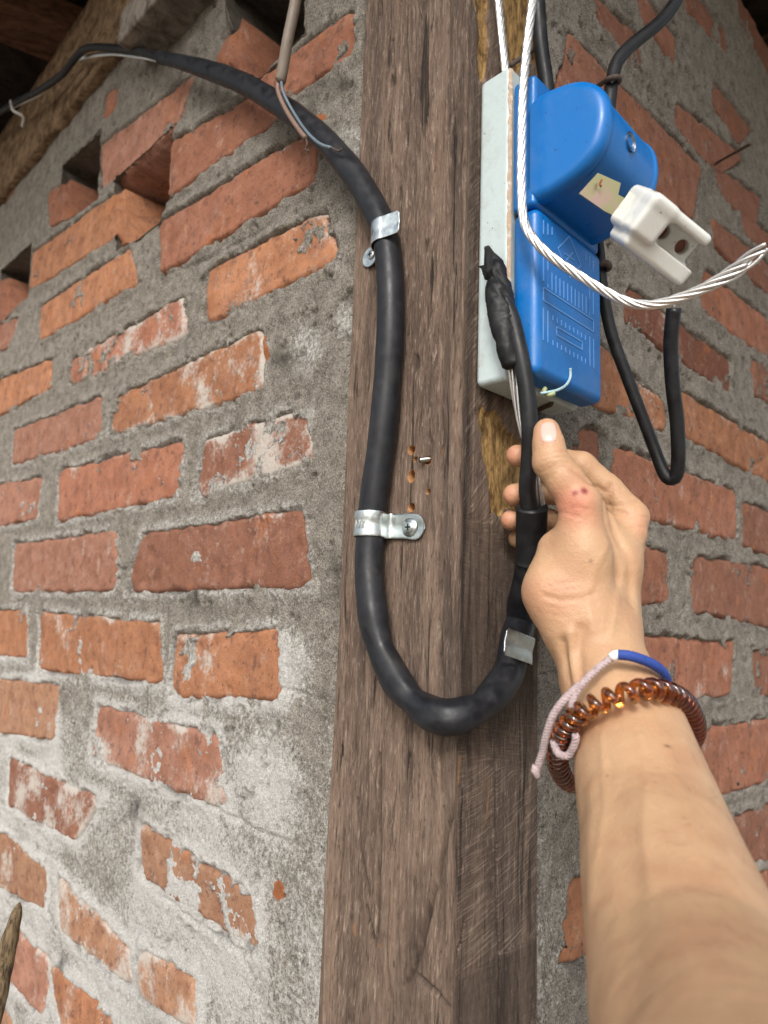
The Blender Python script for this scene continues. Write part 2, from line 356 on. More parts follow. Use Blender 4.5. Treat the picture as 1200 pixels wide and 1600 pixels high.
STEEL = mat_metal("screw_steel", (0.42, 0.41, 0.38), 0.30); RUST = mat_paint("rusty_iron", (0.075, 0.05, 0.038), (0.03, 0.022, 0.018), 0.7, 200)
PASSIV = mat_metal("yellow_passivated_steel", (0.40, 0.36, 0.18), 0.40, (0.46, 0.30, 0.28), 0.9, 60)
WHITEP = mat_paint("white_painted_wood", (0.46, 0.535, 0.535), (0.33, 0.35, 0.32), 0.38, 50, 0.6, 0.4); EDGE = mat_paint("bare_board_edge", (0.42, 0.30, 0.21), (0.66, 0.63, 0.57), 0.8, 220, 0.9)
BLUE = mat_blue(); PALEBLUE = M("worn_blue_ridge", 0.4, (0.10, 0.27, 0.60)).m
PORC = mat_paint("glazed_porcelain", (0.64, 0.645, 0.615), (0.50, 0.49, 0.44), 0.16, 40, 0.3, 0.04)
PORC_HOLE = mat_paint("hole_rust", (0.26, 0.11, 0.08), (0.10, 0.05, 0.04), 0.8, 100)
SKIN = mat_skin()

# ------------------------------------------------------------------ ground, house shell, roof
v = [(-60, -60, 0), (60, -60, 0), (60, 60, 0), (-60, 60, 0)]
GROUND = mat_beam("dry_earth", (0.17, 0.14, 0.11), (0.30, 0.26, 0.21), (1, 1, 1))
tag(obj("ground", v, [(0, 1, 2, 3)], GROUND, origin=(0, 0, 0), smooth=False), kind="structure")
def prism(name, pts, axis, mat, parent=None, **kw):
    n = len(pts); pts = [np.asarray(p) for p in pts]; v = pts + [p + axis for p in pts]
    f = [tuple(range(n - 1, -1, -1)), tuple(range(n, 2 * n))] + [(i, (i + 1) % n, n + (i + 1) % n, n + i) for i in range(n)]
    return recalc(obj(name, v, f, mat, parent, smooth=False, **kw))

LH = 4.0; WT = 2.62
# the two hidden walls behind, so that the void under the roof is dark
for k, (a, d) in enumerate(((A2 + dL * LH, dR), (A2 + dR * LH, dL))):
    n = -nL if k else -nR
    o = prism("rear_wall", [a + ZZ * 0, a + d * LH, a + d * LH + ZZ * WT, a + ZZ * WT], (dL if k == 0 else dR) * 0.12, MORTAR)
    tag(o, ("plain rear wall of the house, far end of the left brick wall", "plain rear wall of the house, far end of the right brick wall")[k], "wall")
roof = thing("roof", A2 + ZZ * 2.78, "boarded roof over the brick corner, its shade painted in near-black", "roof")
bw = 0.19
for k in range(-3, 24):
    c = A2 + dL * (k * bw) + dR * 2.2 + ZZ * (2.80 + 0.004 * ((k * 7) % 3))
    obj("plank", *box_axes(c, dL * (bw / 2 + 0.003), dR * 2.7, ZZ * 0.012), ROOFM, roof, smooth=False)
for t in (-0.55, 0.25, 1.05, 1.9):
    obj("rafter", *box_axes(A2 + dL * 1.6 + dR * t + ZZ * 2.755, dL * 2.5, dR * 0.03, ZZ * 0.035), TIMBER, roof, smooth=False)
a0 = on_z(-60, -12, 2.715); a1 = on_z(128, 66, 2.69)
ax = (a1 - a0); ln = np.linalg.norm(ax); ax /= ln; sd_ = np.cross(ax, ZZ); sd_ /= np.linalg.norm(sd_); up_ = np.cross(sd_, ax)
raf = obj("purlin", *box_axes((a0 + a1) / 2 + ax * 0.05, ax * (ln / 2 + 0.25), sd_ * 0.055, up_ * 0.03), mat_beam("red_brown_timber", (0.05, 0.022, 0.012), (0.13, 0.062, 0.035), (2, 9, 9)), smooth=False)
tag(bevel(raf, 0.004), "dark reddish brown roof timber in the top left corner", "beam")

# timber wall plate on top of the left wall
def rough_beam(name, u0, u1, z0, z1, s0, s1, mat, nu=160, nv=34, seed=30, amp=0.012):
    us = np.linspace(u0, u1, nu); per = [(s0, z0), (s1, z0), (s1, z1), (s0, z1)]
    L = [0]; 
    prof = []
    for i in range(4):
        a = np.array(per[i]); b = np.array(per[(i + 1) % 4])
        for k in range(nv // 4): prof.append(a + (b - a) * (k / (nv // 4)))
    prof = np.array(prof); cen = prof.mean(0); m = len(prof)
    uu, jj = np.meshgrid(us, np.arange(m), indexing='ij')
    d = prof[jj] - cen
    ph = jj / m * 9
    k = 1 + amp * 6 * fbm(uu * 9, ph * 1.0, seed, 5) + amp * 2.5 * fbm(uu * 40, ph * 4, seed + 9, 3)
    q = cen + d * k[..., None]
    v = A2 + uu[..., None] * dL + q[..., 0:1] * nL + q[..., 1:2] * ZZ
    v = v.reshape(-1, 3); f = [(i * m + j, i * m + (j + 1) % m, (i + 1) * m + (j + 1) % m, (i + 1) * m + j) for i in range(nu - 1) for j in range(m)]
    f += [tuple(range(m)), tuple((nu - 1) * m + j for j in range(m - 1, -1, -1))]
    return recalc(obj(name, v, f, mat))
tag(rough_beam("wall_plate", 0.62, 4.0, 2.475, 2.66, -0.10, 0.012, TIMBER2), "rough mud stained timber lying along the top of the left brick wall", "beam")
tag(rough_beam("wall_plate", -0.05, 0.60, 2.49, 2.66, -0.10, 0.012, TIMBER, seed=50), "timber continuing along the wall top above the wooden post", "beam")
b0 = onplane(221, 58, nL, A + nL * 0.02); b1 = onplane(300, -30, nL, A + nL * 0.02); bx = b1 - b0; ln = np.linalg.norm(bx); bx /= ln
by = np.cross(nL, bx)
blk = obj("timber_block", *box_axes((b0 + b1) / 2 + bx * 0.02, bx * (ln / 2 + 0.03), by * 0.026, nL * 0.03), GREYWOOD, smooth=False)
tag(bevel(blk, 0.004), "short grey timber offcut stuck against the wall below the roof", "timber")

# ------------------------------------------------------------------ brick walls
ORANGE, RED, BROWN, PINK, TAN, DARK = (0.41, 0.188, 0.098), (0.345, 0.148, 0.092), (0.265, 0.122, 0.081), (0.375, 0.188, 0.132), (0.39, 0.218, 0.133), (0.18, 0.072, 0.046)
LB = [  # quad in photo pixels (tl, tr, br, bl), colour, lime stain, crumble, body depth
 ((405,122),(545,22),(548,80),(415,165), RED, .1, .8, .03), ((268,222),(415,140),(425,182),(262,300), RED, .1, .1, .10),
 ((155,228),(298,122),(270,195),(158,290), PINK, .15, .1, .10), ((248,350),(488,205),(490,275),(250,420), RED, .2, .15, .03),
 ((325,425),(495,338),(518,400),(322,495), ORANGE, .55, .3, .03), ((45,400),(178,305),(180,366),(45,448), ORANGE, .1, .1, .10),
 ((75,302),(95,288),(95,340),(76,350), RED, .0, .0, .10), ((335,100),(357,54),(357,92),(336,108), RED, .0, .0, .10),
 ((-40,462),(0,440),(0,502),(-40,520), RED, 0, 0, .10),
 ((62,480),(200,392),(207,440),(60,528), ORANGE, .25, .2, .03), ((108,565),(280,470),(282,520),(108,595), RED, .75, .3, .03),
 ((178,625),(405,520),(402,605),(172,672), ORANGE, .75, .2, .03), ((-10,600),(76,565),(75,603),(-10,648), ORANGE, .2, .1, .02),
 ((22,675),(153,625),(152,680),(18,722), PINK, .3, .1, .02), ((93,740),(277,694),(270,770),(90,808), RED, .4, .3, .02),
 ((318,692),(485,640),(480,715),(308,768), BROWN, .95, .2, .02), ((-20,762),(58,752),(55,805),(-20,822), PINK, .2, .1, .02),
 ((222,840),(460,805),(475,908),(202,918), BROWN, .3, 1.0, .02), ((20,855),(177,836),(173,916),(18,921), PINK, .45, .1, .02),
 ((-20,960),(39,957),(38,1022),(-20,1022), ORANGE, .2, .1, .02), ((62,962),(245,980),(245,1060),(60,1042), ORANGE, .45, .3, .02),
 ((272,1000),(425,992),(427,1085),(268,1080), ORANGE, .55, 1.0, .02), ((-20,1063),(87,1078),(80,1150),(-20,1138), TAN, .35, .1, .02),
 ((150,1108),(335,1160),(346,1254),(142,1180), PINK, .6, .3, .02), ((14,1190),(145,1255),(115,1308),(10,1256), BROWN, .75, .3, .02),
 ((217,1298),(388,1410),(392,1476),(220,1368), TAN, .65, .3, .02), ((-20,1290),(65,1365),(65,1415),(-20,1375), TAN, .45, .1, .02),
 ((90,1380),(195,1490),(198,1535),(92,1450), TAN, .7, .3, .02), ((220,1492),(298,1540),(300,1605),(213,1545), TAN, .7, .2, .02),
 ((22,1462),(75,1510),(60,1580),(10,1525), PINK, .6, .1, .02), ((80,1520),(170,1600),(165,1650),(95,1610), ORANGE, .5, .1, .02),
 ((-30,1555),(12,1600),(8,1640),(-30,1630), TAN, .3, .1, .02),
 ((-60,330),(20,268),(18,300),(-60,370), BROWN, .3, .1, .02), ((165,148),(180,137),(178,165),(160,182), RED, .3, .1, .02), ((-40,520),(25,502),(10,540),(-40,560), PINK, .5, .1, .02)]
RB = [
 ((893,56),(1095,262),(1083,335),(872,170), BROWN, .1, .1, .02), ((1062,165),(1160,245),(1125,268),(1058,195), BROWN, .2, .1, .02),
 ((1120,262),(1190,310),(1185,345),(1125,300), BROWN, .2, .1, .02), ((1118,130),(1175,200),(1155,222),(1120,160), BROWN, .1, .1, .02),
 ((930,-5),(1000,55),(1008,105),(945,32), BROWN, .3, .1, .02), ((1000,-20),(1058,60),(1055,92),(1008,30), BROWN, .2, .1, .02),
 ((1070,-30),(1135,50),(1137,78),(1075,10), BROWN, .1, .1, .02), ((1150,-20),(1215,95),(1210,125),(1160,30), BROWN, .1, .1, .02),
 ((1105,425),(1225,520),(1225,570),(1100,480), RED, .1, .1, .02), ((1115,345),(1215,425),(1215,465),(1120,380), BROWN, .2, .1, .02),
 ((985,455),(1143,565),(1143,610),(980,495), DARK, .35, .6, .02), ((940,540),(1040,635),(1042,668),(930,625), ORANGE, .5, .4, .02),
 ((1067,612),(1215,705),(1215,755),(1070,672), ORANGE, .3, .8, .02), ((966,705),(1150,772),(1152,840),(966,790), RED, .35, .2, .02),
 ((1165,790),(1245,822),(1245,880),(1165,848), BROWN, .2, .2, .02), ((940,840),(1044,870),(1044,935),(940,940), RED, .4, .4, .02),
 ((1088,875),(1255,902),(1255,985),(1090,950), BROWN, .2, .1, .02), ((930,1000),(1150,1008),(1145,1080),(960,1100), RED, .3, .2, .02),
 ((1178,1022),(1270,1020),(1270,1085),(1185,1080), BROWN, .2, .2, .02), ((1090,1152),(1260,1118),(1260,1205),(1110,1240), RED, .35, .2, .02),
 ((1155,1285),(1250,1245),(1250,1330),(1170,1345), BROWN, .3, .3, .02), ((898,1385),(1080,1350),(1080,1450),(884,1500), ORANGE, .1, .1, .02),
 ((905,668),(938,680),(936,730),(905,722), BROWN, .2, .2, .02), ((905,1140),(1050,1150),(1050,1220),(905,1230), RED, .3, .1, .02),
 ((1178,565),(1270,610),(1270,660),(1180,610), BROWN, .3, .1, .02), ((1160,330),(1225,385),(1225,410),(1165,360), BROWN, .3, .1, .02), ((1150,1385),(1260,1345),(1260,1430),(1160,1450), RED, .2, .1, .02)]
HOLES = [((178,280),(270,196),(264,305),(246,348),(181,392)), ((95,258),(155,203),(153,310),(96,348)), ((0,422),(48,378),(42,462),(0,502)),
         ((357,55),(346,-30),(480,-90),(470,52),(405,120),(357,106))]

def sdpoly(u, z, poly):                         # signed distance to a polygon, positive inside
    poly = np.asarray(poly); d = np.full(u.shape, 1e9); ins = np.zeros(u.shape, bool); n = len(poly)
    for i in range(n):
        a, b = poly[i], poly[(i + 1) % n]; e = b - a
        t = np.clip(((u - a[0]) * e[0] + (z - a[1]) * e[1]) / (e @ e), 0, 1)
        d = np.minimum(d, np.hypot(u - a[0] - t * e[0], z - a[1] - t * e[1]))
        if a[1] != b[1]:
            c = ((a[1] > z) != (b[1] > z)) & (u < (b[0] - a[0]) * (z - a[1]) / (b[1] - a[1]) + a[0]); ins ^= c
    return np.where(ins, d, -d)
def sdround(u, z, q, k=0.013):                    # distance inside a convex quad, its corners worn round
    q = np.asarray(q); ar = np.sum(q[:, 0] * np.roll(q[:, 1], -1) - np.roll(q[:, 0], -1) * q[:, 1]); out = None
    for i in range(4):
        a, b = q[i], q[(i + 1) % 4]; e = b - a; L = np.linalg.norm(e) + 1e-9
        d = ((u - a[0]) * -e[1] + (z - a[1]) * e[0]) / L * (1 if ar > 0 else -1)
        if out is None: out = d
        else: h_ = np.maximum(k - np.abs(out - d), 0) / k; out = np.minimum(out, d) - h_ * h_ * k / 4
    return out + 0.0058
def axis_pts(segs):
    out = []
    for a, b, h0, h1 in segs:
        x = a
        while x < b: out.append(x); t = (x - a) / (b - a); x += h0 + (h1 - h0) * t
    out.append(segs[-1][1]); return np.array(out)
def make_brick(parent, quad, d, n, colr, stain, crumble, body, seed, edge_noise=1.0, cell=0.0022):
    q = np.asarray(quad); L = max(np.linalg.norm(q[1] - q[0]), np.linalg.norm(q[2] - q[3])); H = max(np.linalg.norm(q[3] - q[0]), np.linalg.norm(q[2] - q[1]))
    mu, mv = 0.014 / L, 0.014 / H
    nu = max(6, min(170, int(L / cell))); nv = max(5, min(46, int(H / cell)))
    a = np.linspace(-mu, 1 + mu, nu)[:, None]; b = np.linspace(-mv, 1 + mv, nv)[None, :]
    uv = (q[0] * ((1 - a) * (1 - b))[..., None] + q[1] * (a * (1 - b))[..., None] + q[2] * (a * b)[..., None] + q[3] * ((1 - a) * b)[..., None])
    u, z = uv[..., 0], uv[..., 1]
    e = sdround(u, z, q)
    e = e + edge_noise * (0.0050 * fbm(u * 42, z * 42, seed, 5) + 0.0016 * fbm(u * 260, z * 260, seed + 3, 3))
    rnd = np.random.RandomState(seed)
    h = -0.0021 + rnd.uniform(-0.0010, 0.0012) + (u - u.mean()) * rnd.uniform(-0.008, 0.008) + 0.0016 * fbm(u * 32, z * 32, seed + 5, 5) + 0.0004 * fbm(u * 300, z * 300, seed + 6, 3)
    cr = crumble * ss(0.0, 0.35, fbm(u * 28, z * 28, seed + 8, 3) + 0.25 * (0.5 - b) * 0 - 0.02)
    h = h - 0.0007 * np.abs(fbm(u * 60, z * 60, seed + 21, 4)) * 2 - cr * (0.0022 + 0.0022 * (fbm(u * 130, z * 130, seed + 9, 4) * 0.5 + 0.5))
    h = h - 0.011 * ss(0.003, -0.005, e)
    st = stain * 1.0 + 0.95 * fbm(u * 24, z * 24, seed + 14, 5) - 0.34 + 0.75 * ss(0.009, 0.001, e) * stain * ss(-0.1, 0.35, fbm(u * 20, z * 20, seed + 15, 3))
    if stain <= 0.12: st = st - 0.4
    v = A2 + u[..., None] * d + z[..., None] * ZZ + h[..., None] * n
    V = v.reshape(-1, 3); Fc = gridfaces(nu, nv)
    ring = np.concatenate([np.arange(nu) * nv, (nu - 1) * nv + np.arange(1, nv), np.arange(nu - 2, -1, -1) * nv + nv - 1, np.arange(nv - 2, 0, -1)])
    back = V[ring] - n * body; k0 = len(V); m = len(ring)
    V = np.concatenate([V, back]); j = np.arange(m)
    sk = np.stack([ring[j], k0 + j, k0 + (j + 1) % m, ring[(j + 1) % m]], 1)
    cen = V.mean(0)
    if np.cross(d, -ZZ) @ n < 0: Fc = Fc[:, ::-1]; sk = sk[:, ::-1]
    o = obj("brick", V, np.concatenate([Fc, sk]), BRICK, parent, attrs={"stain": np.concatenate([st.ravel(), np.full(m, 0.62 if body > 0.05 else -1)])})
    k = 0.86 + 0.28 * rnd.rand(); o.color = (*[c * k for c in colr], 1)
    return o

def make_wall(label, side, bricks, holes, ufine, zfine, umin):
    d, n, uvf = (dL, nL, uvL) if side == 'L' else (dR, nR, uvR)
    root = thing("brick_wall", A2 + d * 0.6, label, "wall")
    quads = [np.array([uvf(*c) for c in b[:4]]) for b in bricks]
    hp = [np.array([uvf(*c) for c in h]) for h in holes]
    # bricks beyond the picture, in the same rough bond
    extra = []; rnd = random.Random(9 if side == 'L' else 21); row = 0; zc = 0.9
    while zc < 2.5:
        uc = umin + 0.05 + (row % 2) * 0.16
        while uc < 2.3:
            L = rnd.uniform(0.24, 0.30); qq = np.array([(uc + L, zc + 0.055), (uc, zc + 0.055), (uc, zc), (uc + L, zc)])
            inside = any(-60 < x < 1260 and -60 < y < 1660 for x, y in (topx(A2 + d * c[0] + ZZ * c[1]) for c in list(qq) + [qq.mean(0)]))
            if not inside and not any(sdpoly(np.array([c[0]]), np.array([c[1]]), qd)[0] > -0.012 for qd in quads for c in list(qq) + [qq.mean(0)]):
                extra.append(qq)
            uc += L + rnd.uniform(0.018, 0.03)
        zc += 0.078; row += 1
    us = axis_pts([(umin, ufine, 0.0015, 0.0036), (ufine, 2.4, 0.006, 0.03), (2.4, LH, 0.1, 0.2)])
    zs = axis_pts([(0, 0.85, 0.2, 0.05), (0.85, zfine[0], 0.008, 0.004), (zfine[0], 2.0, 0.0018, 0.002), (2.0, zfine[1], 0.002, 0.0032), (zfine[1], WT, 0.006, 0.006)])
    u, z = np.meshgrid(us, zs, indexing='ij')
    h = -0.003 + 0.0026 * fbm(u * 20, z * 20, 61, 4) + 0.0020 * fbm(u * 80, z * 80, 62, 5) + 0.0006 * fbm(u * 330, z * 330, 63, 3)
    pit = ss(0.42, 0.62, fbm(u * 75, z * 75, 64, 3)); h = h - pit * 0.004
    ins = np.full(u.shape, -1.0); smw = np.zeros(u.shape)
    wn_ = 0.0050 * fbm(u * 45, z * 45, 65, 5) + 0.0020 * fbm(u * 200, z * 200, 66, 4)
    for qd, st in [(qd, b[5]) for qd, b in zip(quads, bricks)] + [(qd, 0.2) for qd in extra]:
        lo = qd.min(0) - 0.04; hi = qd.max(0) + 0.04
        i0, i1 = np.searchsorted(us, [lo[0], hi[0]]); j0, j1 = np.searchsorted(zs, [lo[1], hi[1]])
        if i1 <= i0 or j1 <= j0: continue
        sl_ = (slice(i0, i1), slice(j0, j1))
        s = sdround(u[sl_], z[sl_], qd)
        smear = ss(0.78 - 0.20 * st, 0.95 - 0.20 * st, fbm(u[sl_] * 24, z[sl_] * 24, 67, 5) * 0.75 + 0.5)
        smw[sl_] = np.maximum(smw[sl_], smear * ss(-0.006, 0.004, s) * (0.3 + 0.7 * st)); s = s - smear * 0.042
        ins[sl_] = np.maximum(ins[sl_], s)
    e = ins + wn_
    h = np.where(ins > -0.5, h - 0.0085 * ss(-0.0015, 0.0035, e) + 0.0022 * ss(-0.016, -0.004, e) * ss(0.002, -0.002, e), h)
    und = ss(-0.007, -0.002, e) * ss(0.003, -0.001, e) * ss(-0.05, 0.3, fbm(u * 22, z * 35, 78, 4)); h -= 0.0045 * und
    h = h + 0.0016 * fbm(u * 10 + z * 4, z * 46, 79, 4)
    halo = ss(-0.022, -0.002, ins) * ss(0.006, 0.0, ins)
    X, Y = (lambda W: (600 + FPX * (W @ R) / (W @ F), 800 - FPX * (W @ U) / (W @ F)))(A2 + u[..., None] * d + z[..., None] * ZZ - C)
    # lime bloom: heavy towards the damp foot of the left wall, thin elsewhere
    if side == 'L':
        zone = ss(1.62, 1.33, z + 0.06 * fbm(u * 7, z * 7, 71, 3)) * 0.78 + 0.18 * ss(2.0, 1.6, z)
        white = zone * (0.75 + 0.5 * fbm(u * 11, z * 11, 72, 3)) + halo * 0.34 * ss(2.15, 1.8, z) + halo * 0.08 + 0.42 * smw
        for cx, cy, rr in ((475, 540, 34), (420, 1220, 50), (540, 500, 26), (450, 1040, 40), (545, 220, 30)):
            white += 0.55 * np.exp(-(((X - cx) / rr) ** 2 + ((Y - cy) / (rr * 1.5)) ** 2) ** 1.5)
    else:
        white = halo * 0.16 + 0.25 * smw + 0.16 * ss(1.6, 1.3, z) + 0.30 * ss(0.16, 0.10, u) * ss(1.75, 1.5, z)
    chip = np.zeros_like(u); dirt_shade = pit * 0.35 + 0.55 * und + ss(0.5, 0.7, fbm(u * 130, z * 130, 68, 2)) * 0.4  # shadow gap along brick edges is darkened in colour here, beside dirt
    if side == 'L':
        for cx, cy, rx, ry in ((430, 1395, 9, 16), (497, 182, 10, 6), (405, 545, 12, 22)):
            chip = np.maximum(chip, ss(1.25, 0.75, np.hypot((X - cx) / rx, (Y - cy) / ry) + 0.35 * fbm(u * 120, z * 120, 69, 2)))
        for cx, cy, rx, ry in ((305, 935, 22, 26), (195, 1165, 12, 34), (205, 1270, 14, 30), (440, 560, 25, 16), (525, 130, 22, 10), (92, 1520, 8, 40), (520, 920, 14, 50)):
            g = np.exp(-((X - cx) / rx) ** 2 - ((Y - cy) / ry) ** 2) * (0.6 + 0.9 * fbm(u * 90, z * 90, 70, 3))
            dirt_shade = np.maximum(dirt_shade, g); h -= 0.004 * np.clip(g, 0, 1)
        # scored joint lines
        for ln_ in (((240,1180),(330,1262),(400,1300),(455,1320)), ((230,1385),(300,1440),(390,1500)), ((250,430),(330,400),(420,350)), ((430,1075),(500,1095)), ((400,150+160),(470,270))):
            pts = np.array([uvf(*c) for c in ln_]); dm = np.full(u.shape, 1.0)
            for a_, b_ in zip(pts[:-1], pts[1:]):
                ee = b_ - a_; t = np.clip(((u - a_[0]) * ee[0] + (z - a_[1]) * ee[1]) / (ee @ ee), 0, 1)
                dm = np.minimum(dm, np.hypot(u - a_[0] - t * ee[0], z - a_[1] - t * ee[1]))
            dm = dm + 0.002 * fbm(u * 80, z * 80, 73, 3); h -= 0.0028 * ss(0.004, 0.0, dm)
    # joint against the post
    h -= 0.006 * ss(umin + 0.006, umin + 0.001, u + 0.0025 * fbm(u * 50, z * 50, 74, 3)); dirt_shade = np.maximum(dirt_shade, 0.8 * ss(umin + 0.005, umin + 0.001, u + 0.002 * fbm(u * 60, z * 60, 75, 3)))
    v = (A2 + u[..., None] * d + z[..., None] * ZZ + h[..., None] * n).reshape(-1, 3)
    Fc = gridfaces(len(us), len(zs))
    fc = v[Fc].mean(1); fu = (fc - A2) @ d; fz = fc[:, 2]; keep = np.ones(len(Fc), bool)
    for poly in hp: keep &= sdpoly(fu, fz, poly) < 0.0012 * fbm(fu * 90, fz * 90, 77, 3)
    Fc = Fc[keep]
    if np.cross(d, ZZ) @ n < 0: Fc = Fc[:, ::-1]
    obj("mortar", v, Fc, MORTAR, root, attrs={"white": white.ravel(), "chip": chip.ravel(), "dirt_shade": np.clip(dirt_shade, 0, 1).ravel()})
    for i, (b, qd) in enumerate(zip(bricks, quads)): make_brick(root, qd, d, n, b[4], b[5], b[6], b[7], 200 + i * 17 + (5 if side == 'R' else 0))
    for i, qd in enumerate(extra): make_brick(root, qd, d, n, [ORANGE, RED, BROWN, PINK][i % 4], 0.25, 0.1, 0.02, 1500 + i, cell=0.012)
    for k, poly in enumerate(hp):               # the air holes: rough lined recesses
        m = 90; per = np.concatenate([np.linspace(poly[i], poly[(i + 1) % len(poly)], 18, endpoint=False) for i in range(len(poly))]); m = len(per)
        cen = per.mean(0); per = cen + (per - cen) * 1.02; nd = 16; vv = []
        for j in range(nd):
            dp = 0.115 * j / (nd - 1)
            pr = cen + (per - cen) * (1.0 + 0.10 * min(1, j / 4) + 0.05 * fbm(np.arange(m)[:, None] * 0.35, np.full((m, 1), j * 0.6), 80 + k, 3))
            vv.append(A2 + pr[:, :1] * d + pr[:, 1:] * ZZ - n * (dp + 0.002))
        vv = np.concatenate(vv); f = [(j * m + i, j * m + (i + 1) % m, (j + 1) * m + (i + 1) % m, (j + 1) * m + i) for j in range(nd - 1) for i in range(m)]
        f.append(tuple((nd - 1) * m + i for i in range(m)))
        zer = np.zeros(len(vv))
        o = obj("air_hole", vv, f, MORTAR, root, attrs={"white": zer - 0.3, "chip": zer, "dirt_shade": zer + 0.35})  # whole lining darkened: recess shade put into its colour
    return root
make_wall("left brick wall with open air holes and white lime bloom below", 'L', LB, HOLES, 1.35, (1.12, 2.56), 0.127)
make_wall("right brick wall behind the blue fuse box and the arm", 'R', RB, [], 1.0, (1.12, 2.6), 0.1025)

# ------------------------------------------------------------------ wooden post
def polydist(p, z, pts):
    dm = np.full(p.shape, 1.0)
    for a_, b_ in zip(pts[:-1], pts[1:]):
        e = b_ - a_; t = np.clip(((p - a_[0]) * e[0] + (z - a_[1]) * e[1]) / (e @ e), 0, 1); dm = np.minimum(dm, np.hypot(p - a_[0] - t * e[0], z - a_[1] - t * e[1]))
    return dm
def pL(px, py): a = uvL(px, py); return np.array([-a[0], a[1]])
def pR(px, py): return uvR(px, py)
HOLEPX = [(642, 703, 5.2, 6.5), (648, 717, 3, 3.6), (667, 719, 5.5, 6), (642, 744, 5.0, 9), (642, 793, 5.0, 6), (668, 768, 3, 4)]
hz = [pL(x, y) for x, y, _, _ in HOLEPX]
p0h, p1h = min(a[0] for a in hz) - 0.005, max(a[0] for a in hz) + 0.005; z0h, z1h = min(a[1] for a in hz) - 0.006, max(a[1] for a in hz) + 0.006
ps = axis_pts([(-0.1268, p0h, 0.0009, 0.0009), (p0h, p1h, 0.0005, 0.0005), (p1h, -0.004, 0.0009, 0.0008), (-0.004, 0.004, 0.0004, 0.0004), (0.004, 0.1022, 0.0008, 0.0009)])
zs = axis_pts([(0, 1.1, 0.1, 0.02), (1.1, z0h, 0.0017, 0.0017), (z0h, z1h, 0.0006, 0.0006), (z1h, 2.3, 0.0017, 0.0022), (2.3, 2.74, 0.02, 0.05)])
p, z = np.meshgrid(ps, zs, indexing='ij')
rd = 0.0035 * (0.7 + 0.5 * fbm(z * 14, z * 0, 90, 3))
# rounded arris: blend both face positions
w = np.clip((p + rd) / (2 * rd), 0, 1)
base = np.where((p < 0)[..., None], -p[..., None] * dL, p[..., None] * dR)
nn = (1 - w)[..., None] * nL + w[..., None] * nR; nn /= np.linalg.norm(nn, axis=-1)[..., None]
near = np.clip(1 - np.abs(p) / rd, 0, 1); base = base - nn * (0.55 * rd * near ** 2)[..., None]
wz = p + 0.01 * fbm(p * 8, z * 2, 91, 3)
h = 0.0016 * near * fbm(z * 60, z * 0 + 3.3, 108, 4) + 0.0009 * fbm(wz * 55, z * 2.5, 92, 4) + 0.00045 * fbm(wz * 260, z * 9, 93, 4) + 0.0012 * fbm(p * 9, z * 4, 94, 3)
split = ss(0.30, 0.42, fbm(wz * 70, z * 3.2, 95, 3)); h -= 0.0011 * split; dirt_shade = 0.45 * split
left = p < 0
cr_l = [[(712,1258),(700,1290),(688,1345),(684,1375),(668,1440),(650,1512),(633,1545)], [(652,1525),(680,1550),(705,1580)], [(560,1250),(566,1330),(580,1400)], [(590,380),(582,430),(586,480),(588,520)], [(640,-40),(634,60),(640,150),(636,230)], [(690,880),(684,960),(690,1060),(686,1180),(690,1240)], [(545,960),(540,1060),(536,1180)], [(672,560),(668,640),(672,690)], [(540,1300),(533,1420),(530,1560)], [(610,1380),(606,1480),(612,1560)],
        [(577,1420),(590,1480)], [(595,1180),(597,1330),(593,1460)], [(612,120),(610,190),(612,240)], [(614,60),(616,130)], [(640,1180),(643,1250)]]
cr_r = [[(776,1180),(776,1300),(777,1420),(781,1500),(780,1610)], [(768,800),(767,880),(765,960),(764,1000)], [(745,640),(764,680),(768,790)], [(727,1440),(722,1470),(715,1490)]]
for k, c in enumerate(cr_l):
    dm = polydist(p, z, np.array([pL(*q) for q in c])) + 0.0012 * fbm(p * 200, z * 40, 96, 3); g = ss(0.0032 if k < 2 else 0.0018, 0.0002, dm) * left
    h -= (0.0035 if k < 2 else 0.0022) * g; dirt_shade = np.maximum(dirt_shade, 0.75 * g)
for k, c in enumerate(cr_r):
    dm = polydist(p, z, np.array([pR(*q) for q in c])) + 0.0008 * fbm(p * 200, z * 40, 97, 3); g = ss(0.0018, 0.0002, dm) * (~left)
    h -= 0.0025 * g; dirt_shade = np.maximum(dirt_shade, 0.6 * g)
# dark wedge shaped stain by the long split
wedge = np.array([pL(*q) for q in ((712,1262),(690,1300),(665,1370),(645,1460),(600,1560),(600,1640),(650,1600),(680,1420))])
dirt_shade = np.maximum(dirt_shade, 0.38 * ss(-0.004, 0.008, sdpoly(p, z, wedge)) * (0.6 + 0.6 * fbm(p * 60, z * 14, 98, 3)))
fresh = np.zeros_like(p); raw = np.zeros_like(p)
for poly, amt in ((((757,640),(775,650),(800,690),(835,700),(840,790),(800,790),(772,800),(762,790),(757,720)), 1.0), (((738,-60),(760,-60),(768,20),(765,110),(752,130),(750,60)), .8), (((775,-60),(842,-60),(843,100),(800,120),(782,100)), .8)):
    e = sdpoly(p, z, np.array([pR(*q) for q in poly])) + 0.013 * fbm(p * 60, z * 20, 99, 5)
    g = ss(-0.002, 0.003, e) * (~left); fresh = np.maximum(fresh, g * amt); h -= g * (0.002 + 0.0025 * (fbm(p * 160, z * 50, 100, 4) * .5 + .5))
for poly in (((768,1210),(763,1292),(757,1292),(764,1215)), ((728,1180),(722,1230),(716,1230),(720,1185))):
    e = sdpoly(p, z, np.array([pR(*q) if q[0] > 730 else pL(*q) for q in poly])); raw = np.maximum(raw, 0.62 * ss(-0.0008, 0.0014, e + 0.0012 * fbm(p * 300, z * 60, 107, 3)))
